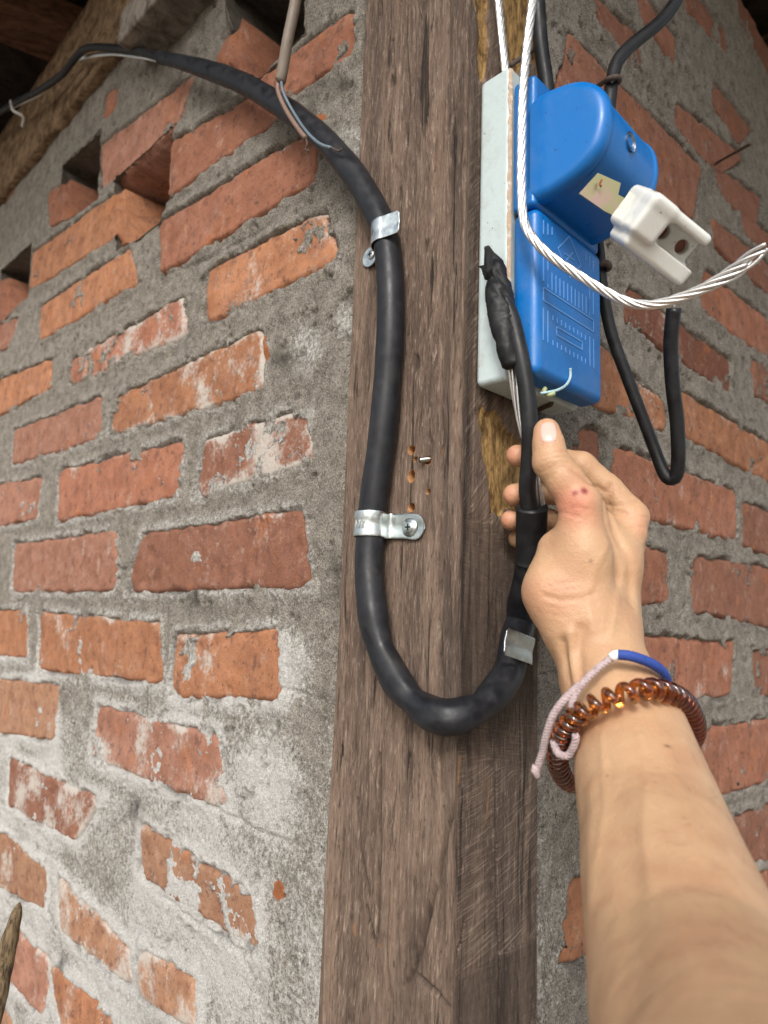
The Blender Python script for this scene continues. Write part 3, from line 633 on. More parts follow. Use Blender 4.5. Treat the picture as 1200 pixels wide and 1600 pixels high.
for cx, cy, rx, ry in ((641,412,2.5,10),(659,415,4,6),(690,706,3,9),(630,858,2,9),(558,1455,6,14),(594,1478,6,5)):
    a = pL(cx, cy); pxm = 0.56 / FPX * 1.45
    raw = np.maximum(raw, 0.50 * ss(1.2, 0.4, np.hypot((p - a[0]) / (rx * pxm), (z - a[1]) / (ry * pxm * 0.7)) + 0.4 * fbm(p * 500, z * 300, 101, 2)))
for (x, y, rx, ry), a in zip(HOLEPX, hz):
    e = np.hypot((p - a[0]) / (rx * 0.56 / FPX * 1.35), (z - a[1]) / (ry * 0.56 / FPX))
    h -= 0.010 * ss(1.05, 0.86, e); raw = np.maximum(raw, 0.75 * ss(1.30, 1.12, e + 0.15 * fbm(p * 900, z * 700, 109, 2))); dirt_shade = dirt_shade * ss(1.0, 1.3, e) + 0.72 * ss(0.98, 0.80, e)  # hole insides painted darker to stand for their shade
for cx, cy in ((664, 385), (614, 130), (648, 565)):
    a = pL(cx, cy); e = np.hypot((p - a[0]) / 0.004, (z - a[1]) / 0.009) + 0.5 * fbm(p * 300, z * 120, 102, 3); h -= 0.003 * ss(1, 0.3, e); dirt_shade = np.maximum(dirt_shade, 0.7 * ss(1, 0.3, e))
saw = (~left) * ss(0.002, 0.006, p) * (1 - 0.8 * fresh) * np.where(z > 1.95, 0.5, 0.9)
# circular-saw arcs: slanted fibres, the slant turning with height
zc_, pc_ = 1.56, -0.03
bt = ss(1.50, 1.68, z + 0.3 * p)
sawphase = bt * (p * 0.78 - z * 0.62) + (1 - bt) * np.hypot(p - pc_, (z - 1.72)); sawalong = bt * (z * 0.78 + p * 0.62) + (1 - bt) * np.arctan2(p - pc_, 1.72 - z) * 0.25
blend_lo = ss(1.36, 1.30, z); sawphase = sawphase * (1 - blend_lo) + blend_lo * (p * 0.92 - z * 0.40)
h += saw * 0.0005 * fbm(sawphase * 330, sawalong * 14, 103, 3)
base = base * np.where(p < -0.01, 1 + 0.045 * ss(1.70, 1.20, z), 1.0)[..., None]
V = (A2 + base + ZZ * z[..., None] + nn * h[..., None])
V = V.reshape(-1, 3); Fc = gridfaces(len(ps), len(zs))
fn = np.cross(V[Fc[:, 1]] - V[Fc[:, 0]], V[Fc[:, 2]] - V[Fc[:, 0]]).mean(0)
if fn @ (nL + nR) < 0: Fc = Fc[:, ::-1]
post = obj("wooden_post", V, Fc, WOOD, origin=A2, attrs=dict(dirt_shade=np.clip(dirt_shade, 0, 1).ravel(), fresh=fresh.ravel(), raw=raw.ravel(), saw=saw.ravel(), sawphase=sawphase.ravel(), sawalong=sawalong.ravel()),
           uv=np.stack([p.ravel(), z.ravel()], 1))
tag(post, "square weathered brown timber post at the corner of the two brick walls", "post")
a = onplane(665, 718, nL, A); b = onplane(656, 719, nL, A + nL * 0.0045)
tp = np.array([a - (b - a) * 1.5, a, b, b + (b - a) * 0.12]); thr = []
for k in range(40):
    t = k / 39; thr.append(tp[0] * (1 - t) + tp[2] * t)
sc = tube("broken_screw", np.array(thr), 0.0021 * (1 + 0.12 * np.cos(np.arange(40) * 1.6)), STEEL, sides=10)
tag(sc, "snapped screw sticking out of the drilled holes in the post", "screw")

# ------------------------------------------------------------------ main cable
def fL(px, py, off): return onplane(px, py, nL, A + nL * off)
def fR(px, py, off): return onplane(px, py, nR, A + nR * off)
nM = (nL + nR) / np.linalg.norm(nL + nR)
cable = thing("power_cable", fL(605, 600, 0.012), "thick black sheathed cable looping down and up the post through three clamps into the hand", "cable")
path = [fL(252, 90, .026), fL(300, 102, .024), fL(370, 126, .023), fL(440, 166, .022), fL(500, 212, .020), fL(550, 268, .017), fL(585, 325, .014), fL(603, 372, .013),
        fL(610, 440, .014), fL(610, 520, .014), fL(605, 600, .013), fL(596, 690, .013), fL(586, 765, .013), fL(580, 822, .0125), fL(577, 890, .014), fL(582, 960, .016)]
path += [fL(588, 994, .016), fL(603, 1034, .0155), fL(630, 1078, .015), fL(662, 1108, .0145), P(700, 1121, depth(onplane(700, 1121, nM, A + nM * .012))), fR(748, 1106, .014), fR(778, 1078, .015), fR(795, 1048, .014), fR(803, 1012, .0135),
         P(812, 970, .530), P(822, 920, .515), P(829, 872, .502), P(830, 860, .5)]
pth = spline(path, 0.002); n = len(pth); tt = np.linspace(0, 1, n)
pxy = np.array([topx(q) for q in pth]); nearp = lambda x, y, w: np.exp(-(np.hypot(pxy[:, 0] - x, pxy[:, 1] - y) / w) ** 2)
rad = 0.0113 - 0.0030 * ss(0.18, 0.0, tt) + 0.00015 * np.sin(tt * 120) + 0.0010 * nearp(580, 960, 30) - 0.0012 * nearp(604, 1010, 16) + 0.0007 * nearp(625, 1060, 30) + 0.0007 * nearp(690, 1115, 30) - 0.0016 * nearp(650, 1090, 14) - 0.0018 * nearp(748, 1100, 14) + 0.0014 * nearp(812, 965, 34) + 0.0005 * nearp(603, 560, 5) + 0.0006 * nearp(785, 1070, 18) - 0.0006 * ss(.97, 1, tt)
wr = np.clip(ss(0.70, 0.80, tt) * ss(1.0, 0.90, tt), 0.12, 1)
tube("sheath", pth, rad, SHEATH, cable, sides=32, rfun=lambda s_, th: 1 + (0.02 * fbm(s_ * 20, np.cos(th) * 1.2 + 0 * s_, 111, 3) + 0.11 * wr[:, None] * fbm(s_ * 30 + 0.5 * np.sin(th), np.cos(th) * 1.1 + np.sin(th) * 0.7, 115, 3)))
e_ = spline([pth[0] - (pth[6] - pth[0]) * 0.25, pth[0], pth[6]], 0.001); tube("sheath_end", e_, 0.0088, SHRINK, cable, sides=20)
up = spline([P(829, 880, .503), P(830, 840, .497), P(831, 792, .488)], 0.002); n = len(up)
tube("upper_sleeve", up, 0.0108 + 0.0006 * np.linspace(0, 1, n) + 0.0009 * ss(0.10, 0.0, np.linspace(0, 1, n)), SHRINK, cable, sides=26)
core = spline([P(833, 830, .492), P(824, 770, .484), P(827, 720, .480), P(828, 670, .477), P(823, 610, .478), P(812, 550, .482), P(800, 500, .488), P(788, 470, .494)], 0.003)
tube("core", core, 0.0060, WIREBLK, cable, sides=18)
def strands(name, pts, r_str, r_lay, n, mat, parent, pitch=0.045, fan=0.0, sides=7, centre=True):
    cen = spline(pts, 0.0025); T, N, B = frames(cen); L = np.concatenate([[0], np.cumsum(np.linalg.norm(np.diff(cen, axis=0), axis=1))]); rr = np.random.RandomState(5)
    for i in range(n):
        fanr = r_lay + fan * ss(L[-1] - 0.055, L[-1], L) * (0.5 + rr.rand())
        ph = 2 * math.pi * (i / n) + 2 * math.pi * L / pitch
        q = cen + (fanr * np.cos(ph))[:, None] * N + (fanr * np.sin(ph))[:, None] * B
        if fan: q = q[:len(q) - rr.randint(0, 6)]
        tube(name, q, r_str, mat, parent, sides=sides)
    if centre: tube(name, cen[:-3], r_str, mat, parent, sides=6)
strands("bare_strand", [P(846, 800, .494), P(836, 750, .487), P(826, 700, .488), P(813, 650, .490), P(804, 600, .490), P(797, 560, .490), P(790, 520, .492)], 0.00115, 0.0026, 6, ALU, cable, 0.16)
tp_ = spline([P(804, 575, .4855), P(797, 540, .487), P(788, 500, .491), P(781, 460, .496), P(776, 430, .500), P(772, 410, .504), P(766, 398, .507), P(760, 386, .51)], 0.0012); n = len(tp_); tt = np.linspace(0, 1, n)
prof = np.interp(tt, [0, .03, .1, .3, .5, .62, .70, .78, .9, 1], [.0058, .0076, .0082, .0088, .0086, .0078, .0056, .0066, .0034, .0016])
tube("tape_wrap", tp_, prof, TAPE, cable, sides=36, rfun=lambda s, th: 1.16 - 0.62 * np.abs(fbm(s * 5 + 0.5 * np.sin(th + 4 * s), np.cos(th + 3 * s) * 1.1 + s * 2, 121, 4)) + 0.14 * np.cos(2 * th + 1.5 + 3 * s) + 0.07 * ((s * 4.0 + th / 6.2832) % 1.0) - 0.25 * ss(.62, .9, s) * np.abs(vnoise(s * 18, th, 127)))
fl = [P(757, 384, .509), P(768, 392, .503), P(772, 415, .498), P(768, 440, .497), P(757, 437, .500), P(752, 420, .503), P(756, 414, .503), P(746, 416, .502)]
obj("tape_tail", [fl[0], fl[1], fl[2], fl[3], fl[4], fl[5], fl[6], fl[7], P(762, 425, .494)], [(0, 1, 8), (1, 2, 8), (2, 3, 8), (3, 4, 8), (4, 5, 8), (5, 7, 6), (5, 6, 8), (6, 0, 8)], TAPE, cable, smooth=False)
# far end: the two thin cables that leave the sleeve under the roof
f1 = [fL(262, 94, .026), fL(215, 80, .026), fL(165, 74, .03), fL(135, 76, .035), fL(118, 90, .038), fL(95, 118, .04), fL(60, 142, .045), fL(25, 160, .05), fL(-40, 200, .06)]
tube("service_wire", spline(f1, 0.006), 0.0055, WIREBLK, cable, sides=12)
f2 = [fL(262, 96, .022), fL(215, 88, .018), fL(170, 84, .020), fL(125, 92, .025), fL(100, 112, .03), fL(62, 146, .038), fL(22, 166, .045), fL(-40, 196, .06)]
strands("neutral_strand", f2, 0.0011, 0.0022, 6, ALU, cable, 0.03, centre=False)
tie = tube("cable_tie", spline([fL(17, 158, .062), fL(20, 172, .066), fL(30, 178, .058), fL(37, 184, .05), fL(35, 198, .046)], 0.003), 0.0028, mat_paint("grey_cotton", (0.45, 0.43, 0.40), (0.25, 0.24, 0.22), 0.9), sides=8)
tag(tie, "pale binding tied round the thin wires at far left under the roof", "cable tie")
# the hanging rod with two bare wires, in front of the open hole at the top
hang = thing("hanging_conduit", fL(455, 60, .05), "thin grey brown conduit stub hanging from above with two wires over the cable", "conduit")
tube("conduit_tube", spline([fL(470, -70, .05), fL(462, 0, .05), fL(450, 60, .05), fL(440, 118, .05), fL(438, 126, .05)], 0.006), 0.0053, mat_paint("grey_brown_pvc", (0.17, 0.135, 0.105), (0.10, 0.08, 0.06), 0.6), hang, sides=16)
tube("brown_wire", spline([fL(438, 120, .05), fL(434, 140, .052), fL(446, 170, .05), fL(465, 200, .047), fL(478, 216, .044)], 0.004), 0.0022, mat_paint("faded_brown_wire", (0.19, 0.115, 0.085), (0.10, 0.07, 0.06), 0.5), hang, sides=10)
tube("blue_wire", spline([fL(439, 120, .05), fL(443, 145, .05), fL(460, 178, .045), fL(480, 207, .042), fL(500, 225, .038), fL(518, 231, .034)], 0.004), 0.0015, mat_paint("grey_blue_wire", (0.11, 0.15, 0.18), (0.06, 0.07, 0.08), 0.4), hang, sides=8)
tube("copper_end", spline([fL(518, 231, .034), fL(530, 236, .032), fL(534, 232, .033)], 0.002), 0.0009, RUST, hang, sides=6)
tube("copper_end", spline([fL(478, 216, .044), fL(480, 226, .044), fL(477, 232, .044), fL(483, 236, .043)], 0.002), 0.0008, RUST, hang, sides=6)

# ------------------------------------------------------------------ clamps
def screw(parent, c, nrm, right, r=0.0052):
    nrm = nrm / np.linalg.norm(nrm); up = np.cross(nrm, right); k = 28; rings = [(1.0, 0.0), (1.0, 0.0006), (0.82, 0.0012), (0.45, 0.0015), (0.0, 0.0016)]
    v = []; th = np.arange(k) * 2 * math.pi / k
    for rr, hh in rings[:-1]: v += [c + nrm * hh + rr * r * (math.cos(t) * right + math.sin(t) * up) for t in th]
    v.append(c + nrm * rings[-1][1]); f = [(i * k + j, i * k + (j + 1) % k, (i + 1) * k + (j + 1) % k, (i + 1) * k + j) for i in range(3) for j in range(k)] + [(3 * k + j, 3 * k + (j + 1) % k, 4 * k) for j in range(k)]
    s = obj("screw", v, f, ZINC, parent)
    DK = M("recess_black", 0.6, (0.01, 0.01, 0.01)).m if "recess_black" not in bpy.data.materials else bpy.data.materials["recess_black"]
    cv = []; cf = []
    for a_, b_ in ((0.55, 0.14), (0.14, 0.55)):
        vv, ff = box_axes(c + nrm * 0.00125, right * r * a_, up * r * b_, nrm * 0.0005); o = len(cv); cv += vv; cf += [tuple(i + o for i in q) for q in ff]
    obj("cross_recess", cv, cf, DK, s, smooth=False)
    return s
def washer(parent, c, nrm, right, r=0.0075):
    up = np.cross(nrm, right); th = np.arange(32) * 2 * math.pi / 32
    return tubevf
def strap(label, prof, along, hw, ends, group="zinc clamps holding the cable"):
    """prof: polyline in 3-D across the cable; along: direction of the strap's width"""
    pr = spline(prof, 0.0006); n = len(pr); L = np.concatenate([[0], np.cumsum(np.linalg.norm(np.diff(pr, axis=0), axis=1))])
    T = np.gradient(pr, axis=0); T /= np.linalg.norm(T, axis=1)[:, None]; al = along - 0; N = np.cross(al, T); m = 15
    bb = np.linspace(-1, 1, m); w = np.full(n, hw)
    for e, kind in zip((0, 1), ends):
        x = L if e == 0 else L[-1] - L
        if kind == 'round': w = np.where(x < hw, np.minimum(w, np.sqrt(np.maximum(hw ** 2 - (hw - x) ** 2, 1e-9))), w)
        else: w = np.where(x < 0.0022, np.minimum(w, hw - 0.0022 + x), w)
    v = pr[:, None, :] + (w[:, None] * bb[None, :])[..., None] * al + (0.0007 * np.exp(-((bb * 2.4) ** 2)) * 1.0)[None, :, None] * N[:, None, :] * 1.0
    root = thing("pipe_clamp", pr[n // 2], label, "clamp", group)
    o = obj("strap", v.reshape(-1, 3), gridfaces(n, m), ZINC, root)
    so_ = o.modifiers.new("sheet", 'SOLIDIFY'); so_.thickness = 0.0011; so_.offset = 0
    b = o.modifiers.new("edge", 'BEVEL'); b.width = 0.0003; b.segments = 2; b.limit_method = 'ANGLE'; b.angle_limit = math.radians(50)
    return root
def arc_profile(c, out, right, r, a0, a1, n=14):
    return [c + r * (math.cos(a) * right + math.sin(a) * out) for a in np.linspace(a0, a1, n)]
# middle clamp: half loop, flat foot to the right with a screw
al = topx  # placeholder
cz = fL(579, 820, .0125); right = -dL; r = 0.0128
cl2 = strap("zinc clamp halfway down the cable with its screwed foot to the right, marked 1/2", arc_profile(cz, nL, right, r, math.radians(205), math.radians(5)) + [fL(603, 822, .0072), fL(607.5, 822, .0040), fL(614, 822, .0022), fL(630, 822, .0016), fL(645, 823, .0016), fL(663, 823, .0016)], ZZ * 0.998 + right * 0.02, 0.0098, ('cut', 'round'))
sc2 = fL(640, 824, .0022)
th = np.linspace(0, 2 * math.pi, 40)[:-1]
def ring_mesh(parent, c, nrm, right, r0, r1, hgt, mat, name="washer"):
    up = np.cross(nrm, right); k = 32; v = []
    for rr, hh in ((r1, 0), (r1 * 0.98, hgt), (r0, hgt)): v += [c + nrm * hh + rr * (math.cos(t) * right + math.sin(t) * up) for t in np.arange(k) * 2 * math.pi / k]
    f = [(i * k + j, i * k + (j + 1) % k, (i + 1) * k + (j + 1) % k, (i + 1) * k + j) for i in range(2) for j in range(k)]
    return obj(name, v, f, mat, parent)
ring_mesh(cl2, sc2, nL, right, 0.002, 0.0075, 0.0008, ZINC); screw(cl2, sc2 + nL * 0.0008, nL, right, 0.0046)
fc = bpy.data.curves.new("lettering", 'FONT'); fc.body = "1/2"; fc.size = 0.0085; fc.extrude = 0.0003; fc.align_x = 'CENTER'; fc.align_y = 'CENTER'
fc.materials.append(ALU); tmp = bpy.data.objects.new("lettering_curve", fc); lme = bpy.data.meshes.new_from_object(tmp); bpy.data.objects.remove(tmp)
lt = bpy.data.objects.new("lettering", lme); COL.objects.link(lt); lt.parent = cl2
ang = math.radians(84); out = math.cos(ang) * right + math.sin(ang) * nL; tx = np.cross(ZZ, out); tx /= np.linalg.norm(tx)
pos = cz + out * (r + 0.0011) - ZZ * 0.001 - ORG[cl2.name]
lt.matrix_local = Matrix(((tx[0], 0, out[0], pos[0]), (tx[1], 0, out[1], pos[1]), (tx[2], 1, out[2], pos[2]), (0, 0, 0, 1)))
# top clamp: half loop, short free tab to the right, screwed tab behind at left
cz = fL(604, 368, .013); axis = (fL(610, 420, .013) - fL(598, 335, .0135)); axis = -axis / np.linalg.norm(axis)
axis = axis * 0.12 + ZZ * 0.88; axis /= np.linalg.norm(axis)
rt = np.cross(axis, nL); rt /= np.linalg.norm(rt); rt = rt if rt @ (-dL) > 0 else -rt
cl1 = strap("zinc clamp highest on the post, its free flat tab pointing right", arc_profile(cz, nL, rt, r, math.radians(215), math.radians(62)) + [cz + rt * 0.0125 + nL * 0.0098, cz + rt * 0.018 + nL * 0.0088, cz + rt * 0.0225 + nL * 0.0084], axis, 0.0098, ('cut', 'cut'))
k = 20; v = []; cc = fL(579, 402, .0016); up = ZZ
v = [cc + 0.0088 * (math.cos(t) * (-dL) + math.sin(t) * ZZ) for t in np.arange(k) * 2 * math.pi / k]
tabv = v + [q + nL * 0.0012 for q in v]; obj("tab", tabv, [tuple(range(k)), tuple(range(2 * k - 1, k - 1, -1))] + [(i, (i + 1) % k, k + (i + 1) % k, k + i) for i in range(k)], ZINC, cl1, smooth=False)
screw(cl1, cc + nL * 0.0014 + ZZ * 0.001 + (-dL) * 0.002, nL, -dL, 0.0042)
# lower right clamp on the side face of the post
cz = fR(804, 1014, .0135); ax3 = fR(806, 985, .0135) - fR(798, 1045, .0135); ax3 /= np.linalg.norm(ax3); rt = np.cross(ax3, nR); rt /= np.linalg.norm(rt); rt = rt if rt @ dR > 0 else -rt
strap("zinc clamp beside the wrist where the cable climbs, its free tab pointing left", [cz - rt * 0.031 + nR * 0.0126, cz - rt * 0.022 + nR * 0.0131, cz - rt * 0.010 + nR * 0.0134] + arc_profile(cz, nR, rt, r + 0.0006, math.radians(95), math.radians(-30)), ax3, 0.0096, ('cut', 'cut'))

# ------------------------------------------------------------------ fuse box
T0 = 0.012
box = thing("fuse_box", tsz(0.05, 0.0, 1.77), "blue plastic meter cutout box on a white board on the post's right side", "electrical box")
bd = [tsz(T0, 0.0015, 2.022), tsz(0.116, 0.0015, 2.022), tsz(0.116, 0.0315, 2.018), tsz(T0, 0.0315, 2.018)]
vv, ff = box_tsz(T0, 0.116, 0.0015, 0.0308, 1.768, 2.022)
bevel(obj("backing_board", vv, ff, WHITEP, box, smooth=True), 0.0045, 4)
ne = 150; zz = np.linspace(1.775, 2.018, ne); ev = []
for k, z_ in enumerate(zz):
    wv_ = 0.0007 * vnoise(np.array([z_ * 260]), np.array([1.0]), 131)[0]; wv2 = 0.0007 * vnoise(np.array([z_ * 330]), np.array([4.0]), 132)[0]
    ev += [tsz(T0 - 0.0004, 0.0296 + wv_, z_), tsz(T0 - 0.0007, 0.0310 + wv2, z_), tsz(T0 + 0.002, 0.0318, z_)]
obj("board_edge", ev, gridfaces(ne, 3), EDGE, box)
vv, ff = box_tsz(T0 + 0.0015, 0.112, 0.032, 0.0545, 1.768, 1.8955); lower = bevel(obj("lower_cover", vv, ff, BLUE, box), 0.0068, 5)
vv, ff = box_tsz(T0 + 0.0015, 0.112, 0.032, 0.052, 1.8968, 2.004); bevel(obj("upper_base", vv, ff, BLUE, box), 0.004, 4)
# the D-shaped cap, as a rounded extrusion along the wall
prof_px = [(822, 172), (845, 152), (872, 138), (905, 128), (930, 131), (947, 146), (953, 175), (949, 205), (938, 235), (918, 262), (893, 285), (862, 306), (838, 318), (822, 322)]
pf = spline([np.array([*on_t(x, y, 0.019), 0]) for x, y in prof_px], 0.0025)[:, :2]; pf = np.concatenate([pf, [[0.036, pf[-1][1]], [0.036, pf[0][1]]]])
def sdf_mesh(fun, lo, hi, h):
    g = [np.arange(lo[i], hi[i] + h, h) for i in range(3)]; X = np.meshgrid(*g, indexing='ij'); return surfnets(fun(*X).astype(np.float32), np.array([g[0][0], g[1][0], g[2][0]]), h)
def to_world(V): return A2 + V[:, 0:1] * dR + V[:, 1:2] * nR + V[:, 2:3] * ZZ
TC0, TC1 = 0.0135, 0.106
def cap(x, y, z):
    d2 = -sdpoly(y, z, pf); r = 0.0075
    a = d2 + r + 0.0022 * ss(0.0250, 0.0262, x) - 0.0014 * ss(0.0955, 0.0965, x); b = np.abs(x - (TC0 + TC1) / 2) - (TC1 - TC0) / 2 + r
    d = np.minimum(np.maximum(a, b), 0) + np.hypot(np.maximum(a, 0), np.maximum(b, 0)) - r
    seam = np.exp(-((x - 0.0262) / 0.0009) ** 2) * 0.0012
    return d + seam
mn, mx = pf.min(0), pf.max(0)
V, Q = sdf_mesh(cap, (TC0 - 0.003, mn[0] - 0.003, mn[1] - 0.003), (TC1 + 0.003, mx[0] + 0.003, mx[1] + 0.003), 0.00095)
V = relax(V, Q, 2, 0.4); obj("cap", to_world(V), Q, BLUE, box)
# pale worn mould lines on the lower cover
SF = 0.0546; rv, rf = [], []
def ridge(t0, z0, t1, z1, w=0.0005):
    a = np.array([t0, z0]); b = np.array([t1, z1]); e = b - a; e /= np.linalg.norm(e); nr = np.array([-e[1], e[0]]) * w; o = len(rv)
    q = [a - nr, b - nr, b + nr, a + nr]
    for s_ in (SF - 0.0002, SF + 0.00035): rv.extend(tsz(c[0], s_, c[1]) for c in q)
    rf.extend(tuple(i + o for i in f) for f in boxvf([0] * 8)[1])
def fp(px, py): return on_s(px, py, SF)
ta, za = fp(849, 455); tb, zb = fp(927, 505); tl, tr = ta, min(tb, 0.105)
zt = lambda py: fp(850, py)[1]
z450, z474, z482, z532 = zt(450), zt(474), zt(482), zt(532)
for k in range(12):
    t = tl + 0.006 + (tr - tl - 0.012) * k / 11; ridge(t, zt(418), t, zt(446))
for s_ in (0, 1): 
    for dt in (0, 0.006):
        t = tl + dt if s_ == 0 else tr - dt
        ridge(t, zt(402), t, zt(440)); ridge(t, z482, t, zt(532))
for (a0_, b0_) in ((zt(450), zt(470)),):
    ridge(tl, a0_, tr, a0_); ridge(tl, b0_, tr, b0_); ridge(tl, a0_, tl, b0_); ridge(tr, a0_, tr, b0_)
for k in range(9):
    t = tl + 0.013 + (tr - tl - 0.026) * k / 8; ridge(t, zt(484), t, zt(492)); ridge(t, zt(524), t, zt(532))
a_, b_ = zt(499), zt(512); t1_, t2_ = tl + 0.018, tr - 0.018
ridge(t1_, a_, t2_, a_); ridge(t1_, b_, t2_, b_); ridge(t1_, a_, t1_, b_); ridge(t2_, a_, t2_, b_)
for dt, l in ((0, 22), (0.006, 18), (0.012, 12)): ridge(tl + dt, zt(345), tl + dt, zt(345 + l)); ridge(tr - dt, zt(345), tr - dt, zt(345 + l))
tc = (tl + tr) / 2; zc2 = zt(372); dd = 0.017
for sa, sb in ((1, 1), (1, -1), (-1, 1), (-1, -1)): ridge(tc + sa * dd, zc2, tc, zc2 + sb * dd)
ridge(tc - 0.006, zc2 - 0.006, tc + 0.005, zc2 + 0.006); ridge(tc - 0.007, zc2, tc + 0.007, zc2)
tag(obj("mould_ridge", rv, rf, PALEBLUE, box, smooth=False), kind="stuff")
# sealing screw in the cap, black slot, sealing wire below
d_s = 0.5
cs, cz2 = None, None
hit = BVHTree.FromPolygons([Vector(q) for q in to_world(V)], [tuple(q) for q in Q])
def cast(bv, px, py):
    r_ = ray(px, py); h_ = bv.ray_cast(Vector(C), Vector(r_).normalized()); return (np.array(h_[0]), np.array(h_[1])) if h_[0] is not None else (None, None)
pc, nc = cast(hit, 985, 222)
if pc is not None:
    ring_mesh(box, pc - nc * 0.001, nc, dR, 0.0042, 0.0072, 0.0022, STEEL, "screw_cup"); s_ = screw(box, pc - nc * 0.0005, nc, dR, 0.0046); s_.data.materials.clear(); s_.data.materials.append(STEEL)
tube("seal_wire", spline([fp_ for fp_ in (tsz(*fp(889, 576), 0)[:3] * 0 + tsz(fp(889, 576)[0], SF + .001, fp(889, 576)[1]), tsz(fp(889, 590)[0], SF + .001, fp(889, 590)[1]), tsz(fp(880, 603)[0], SF + .002, fp(880, 603)[1]), tsz(fp(866, 611)[0], SF + .001, fp(866, 611)[1]), tsz(fp(856, 612)[0], SF - .006, fp(856, 612)[1]))], 0.001), 0.0011, mat_paint("pale_cyan_wire", (0.36, 0.52, 0.56), (0.1, 0.12, 0.12), 0.4, 400, 0.9), box, sides=8)
tube("seal_wire", spline([P(852, 607, .497), P(850, 612, .495), P(858, 617, .492), P(866, 614, .492)], 0.001), 0.0018, mat_paint("green_yellow_end", (0.35, 0.42, 0.20), (0.45, 0.2, 0.12), 0.4, 400, 0.9), box, sides=8)

# porcelain carrier on a plated metal blade
fuse = thing("porcelain_fuse_carrier", P(1020, 350, .43), "white glazed porcelain fuse carrier on a plated blade under the blue cap", "fuse carrier")
d0 = 0.452; k0 = 0.43 / FPX
O0 = P(992, 287, d0)
E1 = (R * -35 - U * 47 + F * 28) * k0
E2 = (R * 3 - U * 56 - F * 89) * k0
E2 = E2 - E1 * (E2 @ E1) / (E1 @ E1)
E3 = (R * 122 - U * 64 + F * 44) * k0
E3 = E3 - E1 * (E3 @ E1) / (E1 @ E1); E3 = E3 - E2 * (E3 @ E2) / (E2 @ E2)
l1, l2, l3 = (np.linalg.norm(e) for e in (E1, E2, E3)); e1, e2, e3 = E1 / l1, E2 / l2, E3 / l3
def rbox(x, y, z, lo, hi, r):
    d = [np.abs(c - (a + b) / 2) - (b - a) / 2 + r for c, a, b in zip((x, y, z), lo, hi)]
    o_ = np.sqrt(sum(np.maximum(q, 0) ** 2 for q in d)); return o_ + np.minimum(np.maximum(np.maximum(d[0], d[1]), d[2]), 0) - r
def smin(a, b, k): h_ = np.maximum(k - np.abs(a - b), 0) / k; return np.minimum(a, b) - h_ * h_ * k / 4
def porc(x, y, z):       # x along e1 (down), y along e2 (to the viewer), z along e3 (away to the right)
    r = 0.0036
    d = rbox(x, y, z, (0, 0, 0), (l1, l2 * 0.62, l3 * .9), r)
    d = smin(d, rbox(x, y, z, (0, 0, 0), (l1, l2, l3 * 0.34), r), 0.003)           # solid head
    d = smin(d, rbox(x, y, z, (0, 0, 0), (l1 * 0.30, l2, l3 * 0.86), r), 0.003)            # upper wall
    d = smin(d, rbox(x, y, z, (l1 * 0.75, 0.004, 0.004), (l1 * 1.30, l2 * 0.90, l3 * 0.97), r), 0.002)  # lower lip
    d = np.maximum(d, -rbox(x, y, z, (l1 * 0.26, l2 * 0.58, l3 * 0.36), (l1 * 0.84, l2 * 2, l3 * 1.2), 0.003))
    for zz_ in (0.46, 0.76):
        d = np.maximum(d, -(np.hypot(x - l1 * 0.52, z - l3 * zz_) - 0.0046) + 0 * y + np.where(y > l2 * 0.15, 0, -1) * 0)
    return d
V, Q = sdf_mesh(porc, (-0.004, -0.004, -0.004), (l1 * 1.45 + 0.004, l2 + 0.004, l3 + 0.004), 0.0007)
V = relax(V, Q, 3, 0.5); W = O0 + V[:, 0:1] * e1 + V[:, 1:2] * e2 + V[:, 2:3] * e3
if np.linalg.det(np.stack([e1, e2, e3])) < 0: Q = Q[:, ::-1]
obj("porcelain_body", W, Q, PORC, fuse)
for zz_ in (0.46, 0.76):
    c_ = O0 + e1 * l1 * 0.52 + e2 * l2 * 0.42 + e3 * l3 * zz_
    obj("hole_plug", *box_axes(c_, e1 * 0.0044, e3 * 0.0044, e2 * 0.001), PORC_HOLE, fuse, smooth=False)
bl = [(905, 302), (934, 270), (970, 286), (966, 304), (1000, 322), (985, 350), (945, 330)]
bl3 = [P(x, y, .468 + 0.00012 * (x - 905)) for x, y in bl]; nb = np.cross(bl3[1] - bl3[0], bl3[4] - bl3[0]); nb /= np.linalg.norm(nb)
if nb @ F > 0: nb = -nb
prism("contact_blade", bl3, -nb * 0.0012, PASSIV, fuse)
rp = [P(940, 281, .4685), P(937, 287, .4685), P(939, 292, .4685)]
tube("rust_mark", spline([q + nb * 0.0003 for q in rp], 0.001), 0.0008, mat_paint("red_rust", (0.25, 0.06, 0.03), (0.15, 0.04, 0.02), 0.8), fuse, sides=6)

# bare stranded conductors
w1 = thing("bare_conductor", P(815, 250, .50), "twisted bare aluminium conductor looping down in front of the blue box and out right", "wire")
strands("strand", [P(848, -90, .525), P(833, 0, .515), P(824, 70, .508), P(817, 150, .500), P(815, 230, .494), P(815, 300, .488), P(819, 345, .483), P(834, 374, .477), P(862, 402, .472), P(900, 428, .468), P(950, 458, .462), P(985, 473, .457), P(1020, 476, .450), P(1060, 466, .442), P(1100, 450, .434), P(1150, 421, .425), P(1198, 385, .416)],
        0.00120, 0.0022, 6, ALU, w1, 0.066, fan=0.0022, sides=9)
w2 = thing("bare_conductor", P(783, 50, .56), "short straight bare conductor dropping behind the white board's top edge", "wire")
strands("strand", [P(772, -90, .575), P(779, 0, .56), P(784, 50, .553), P(790, 110, .545), P(792, 125, .544)], 0.0012, 0.0022, 6, ALU, w2, 0.05, sides=8)

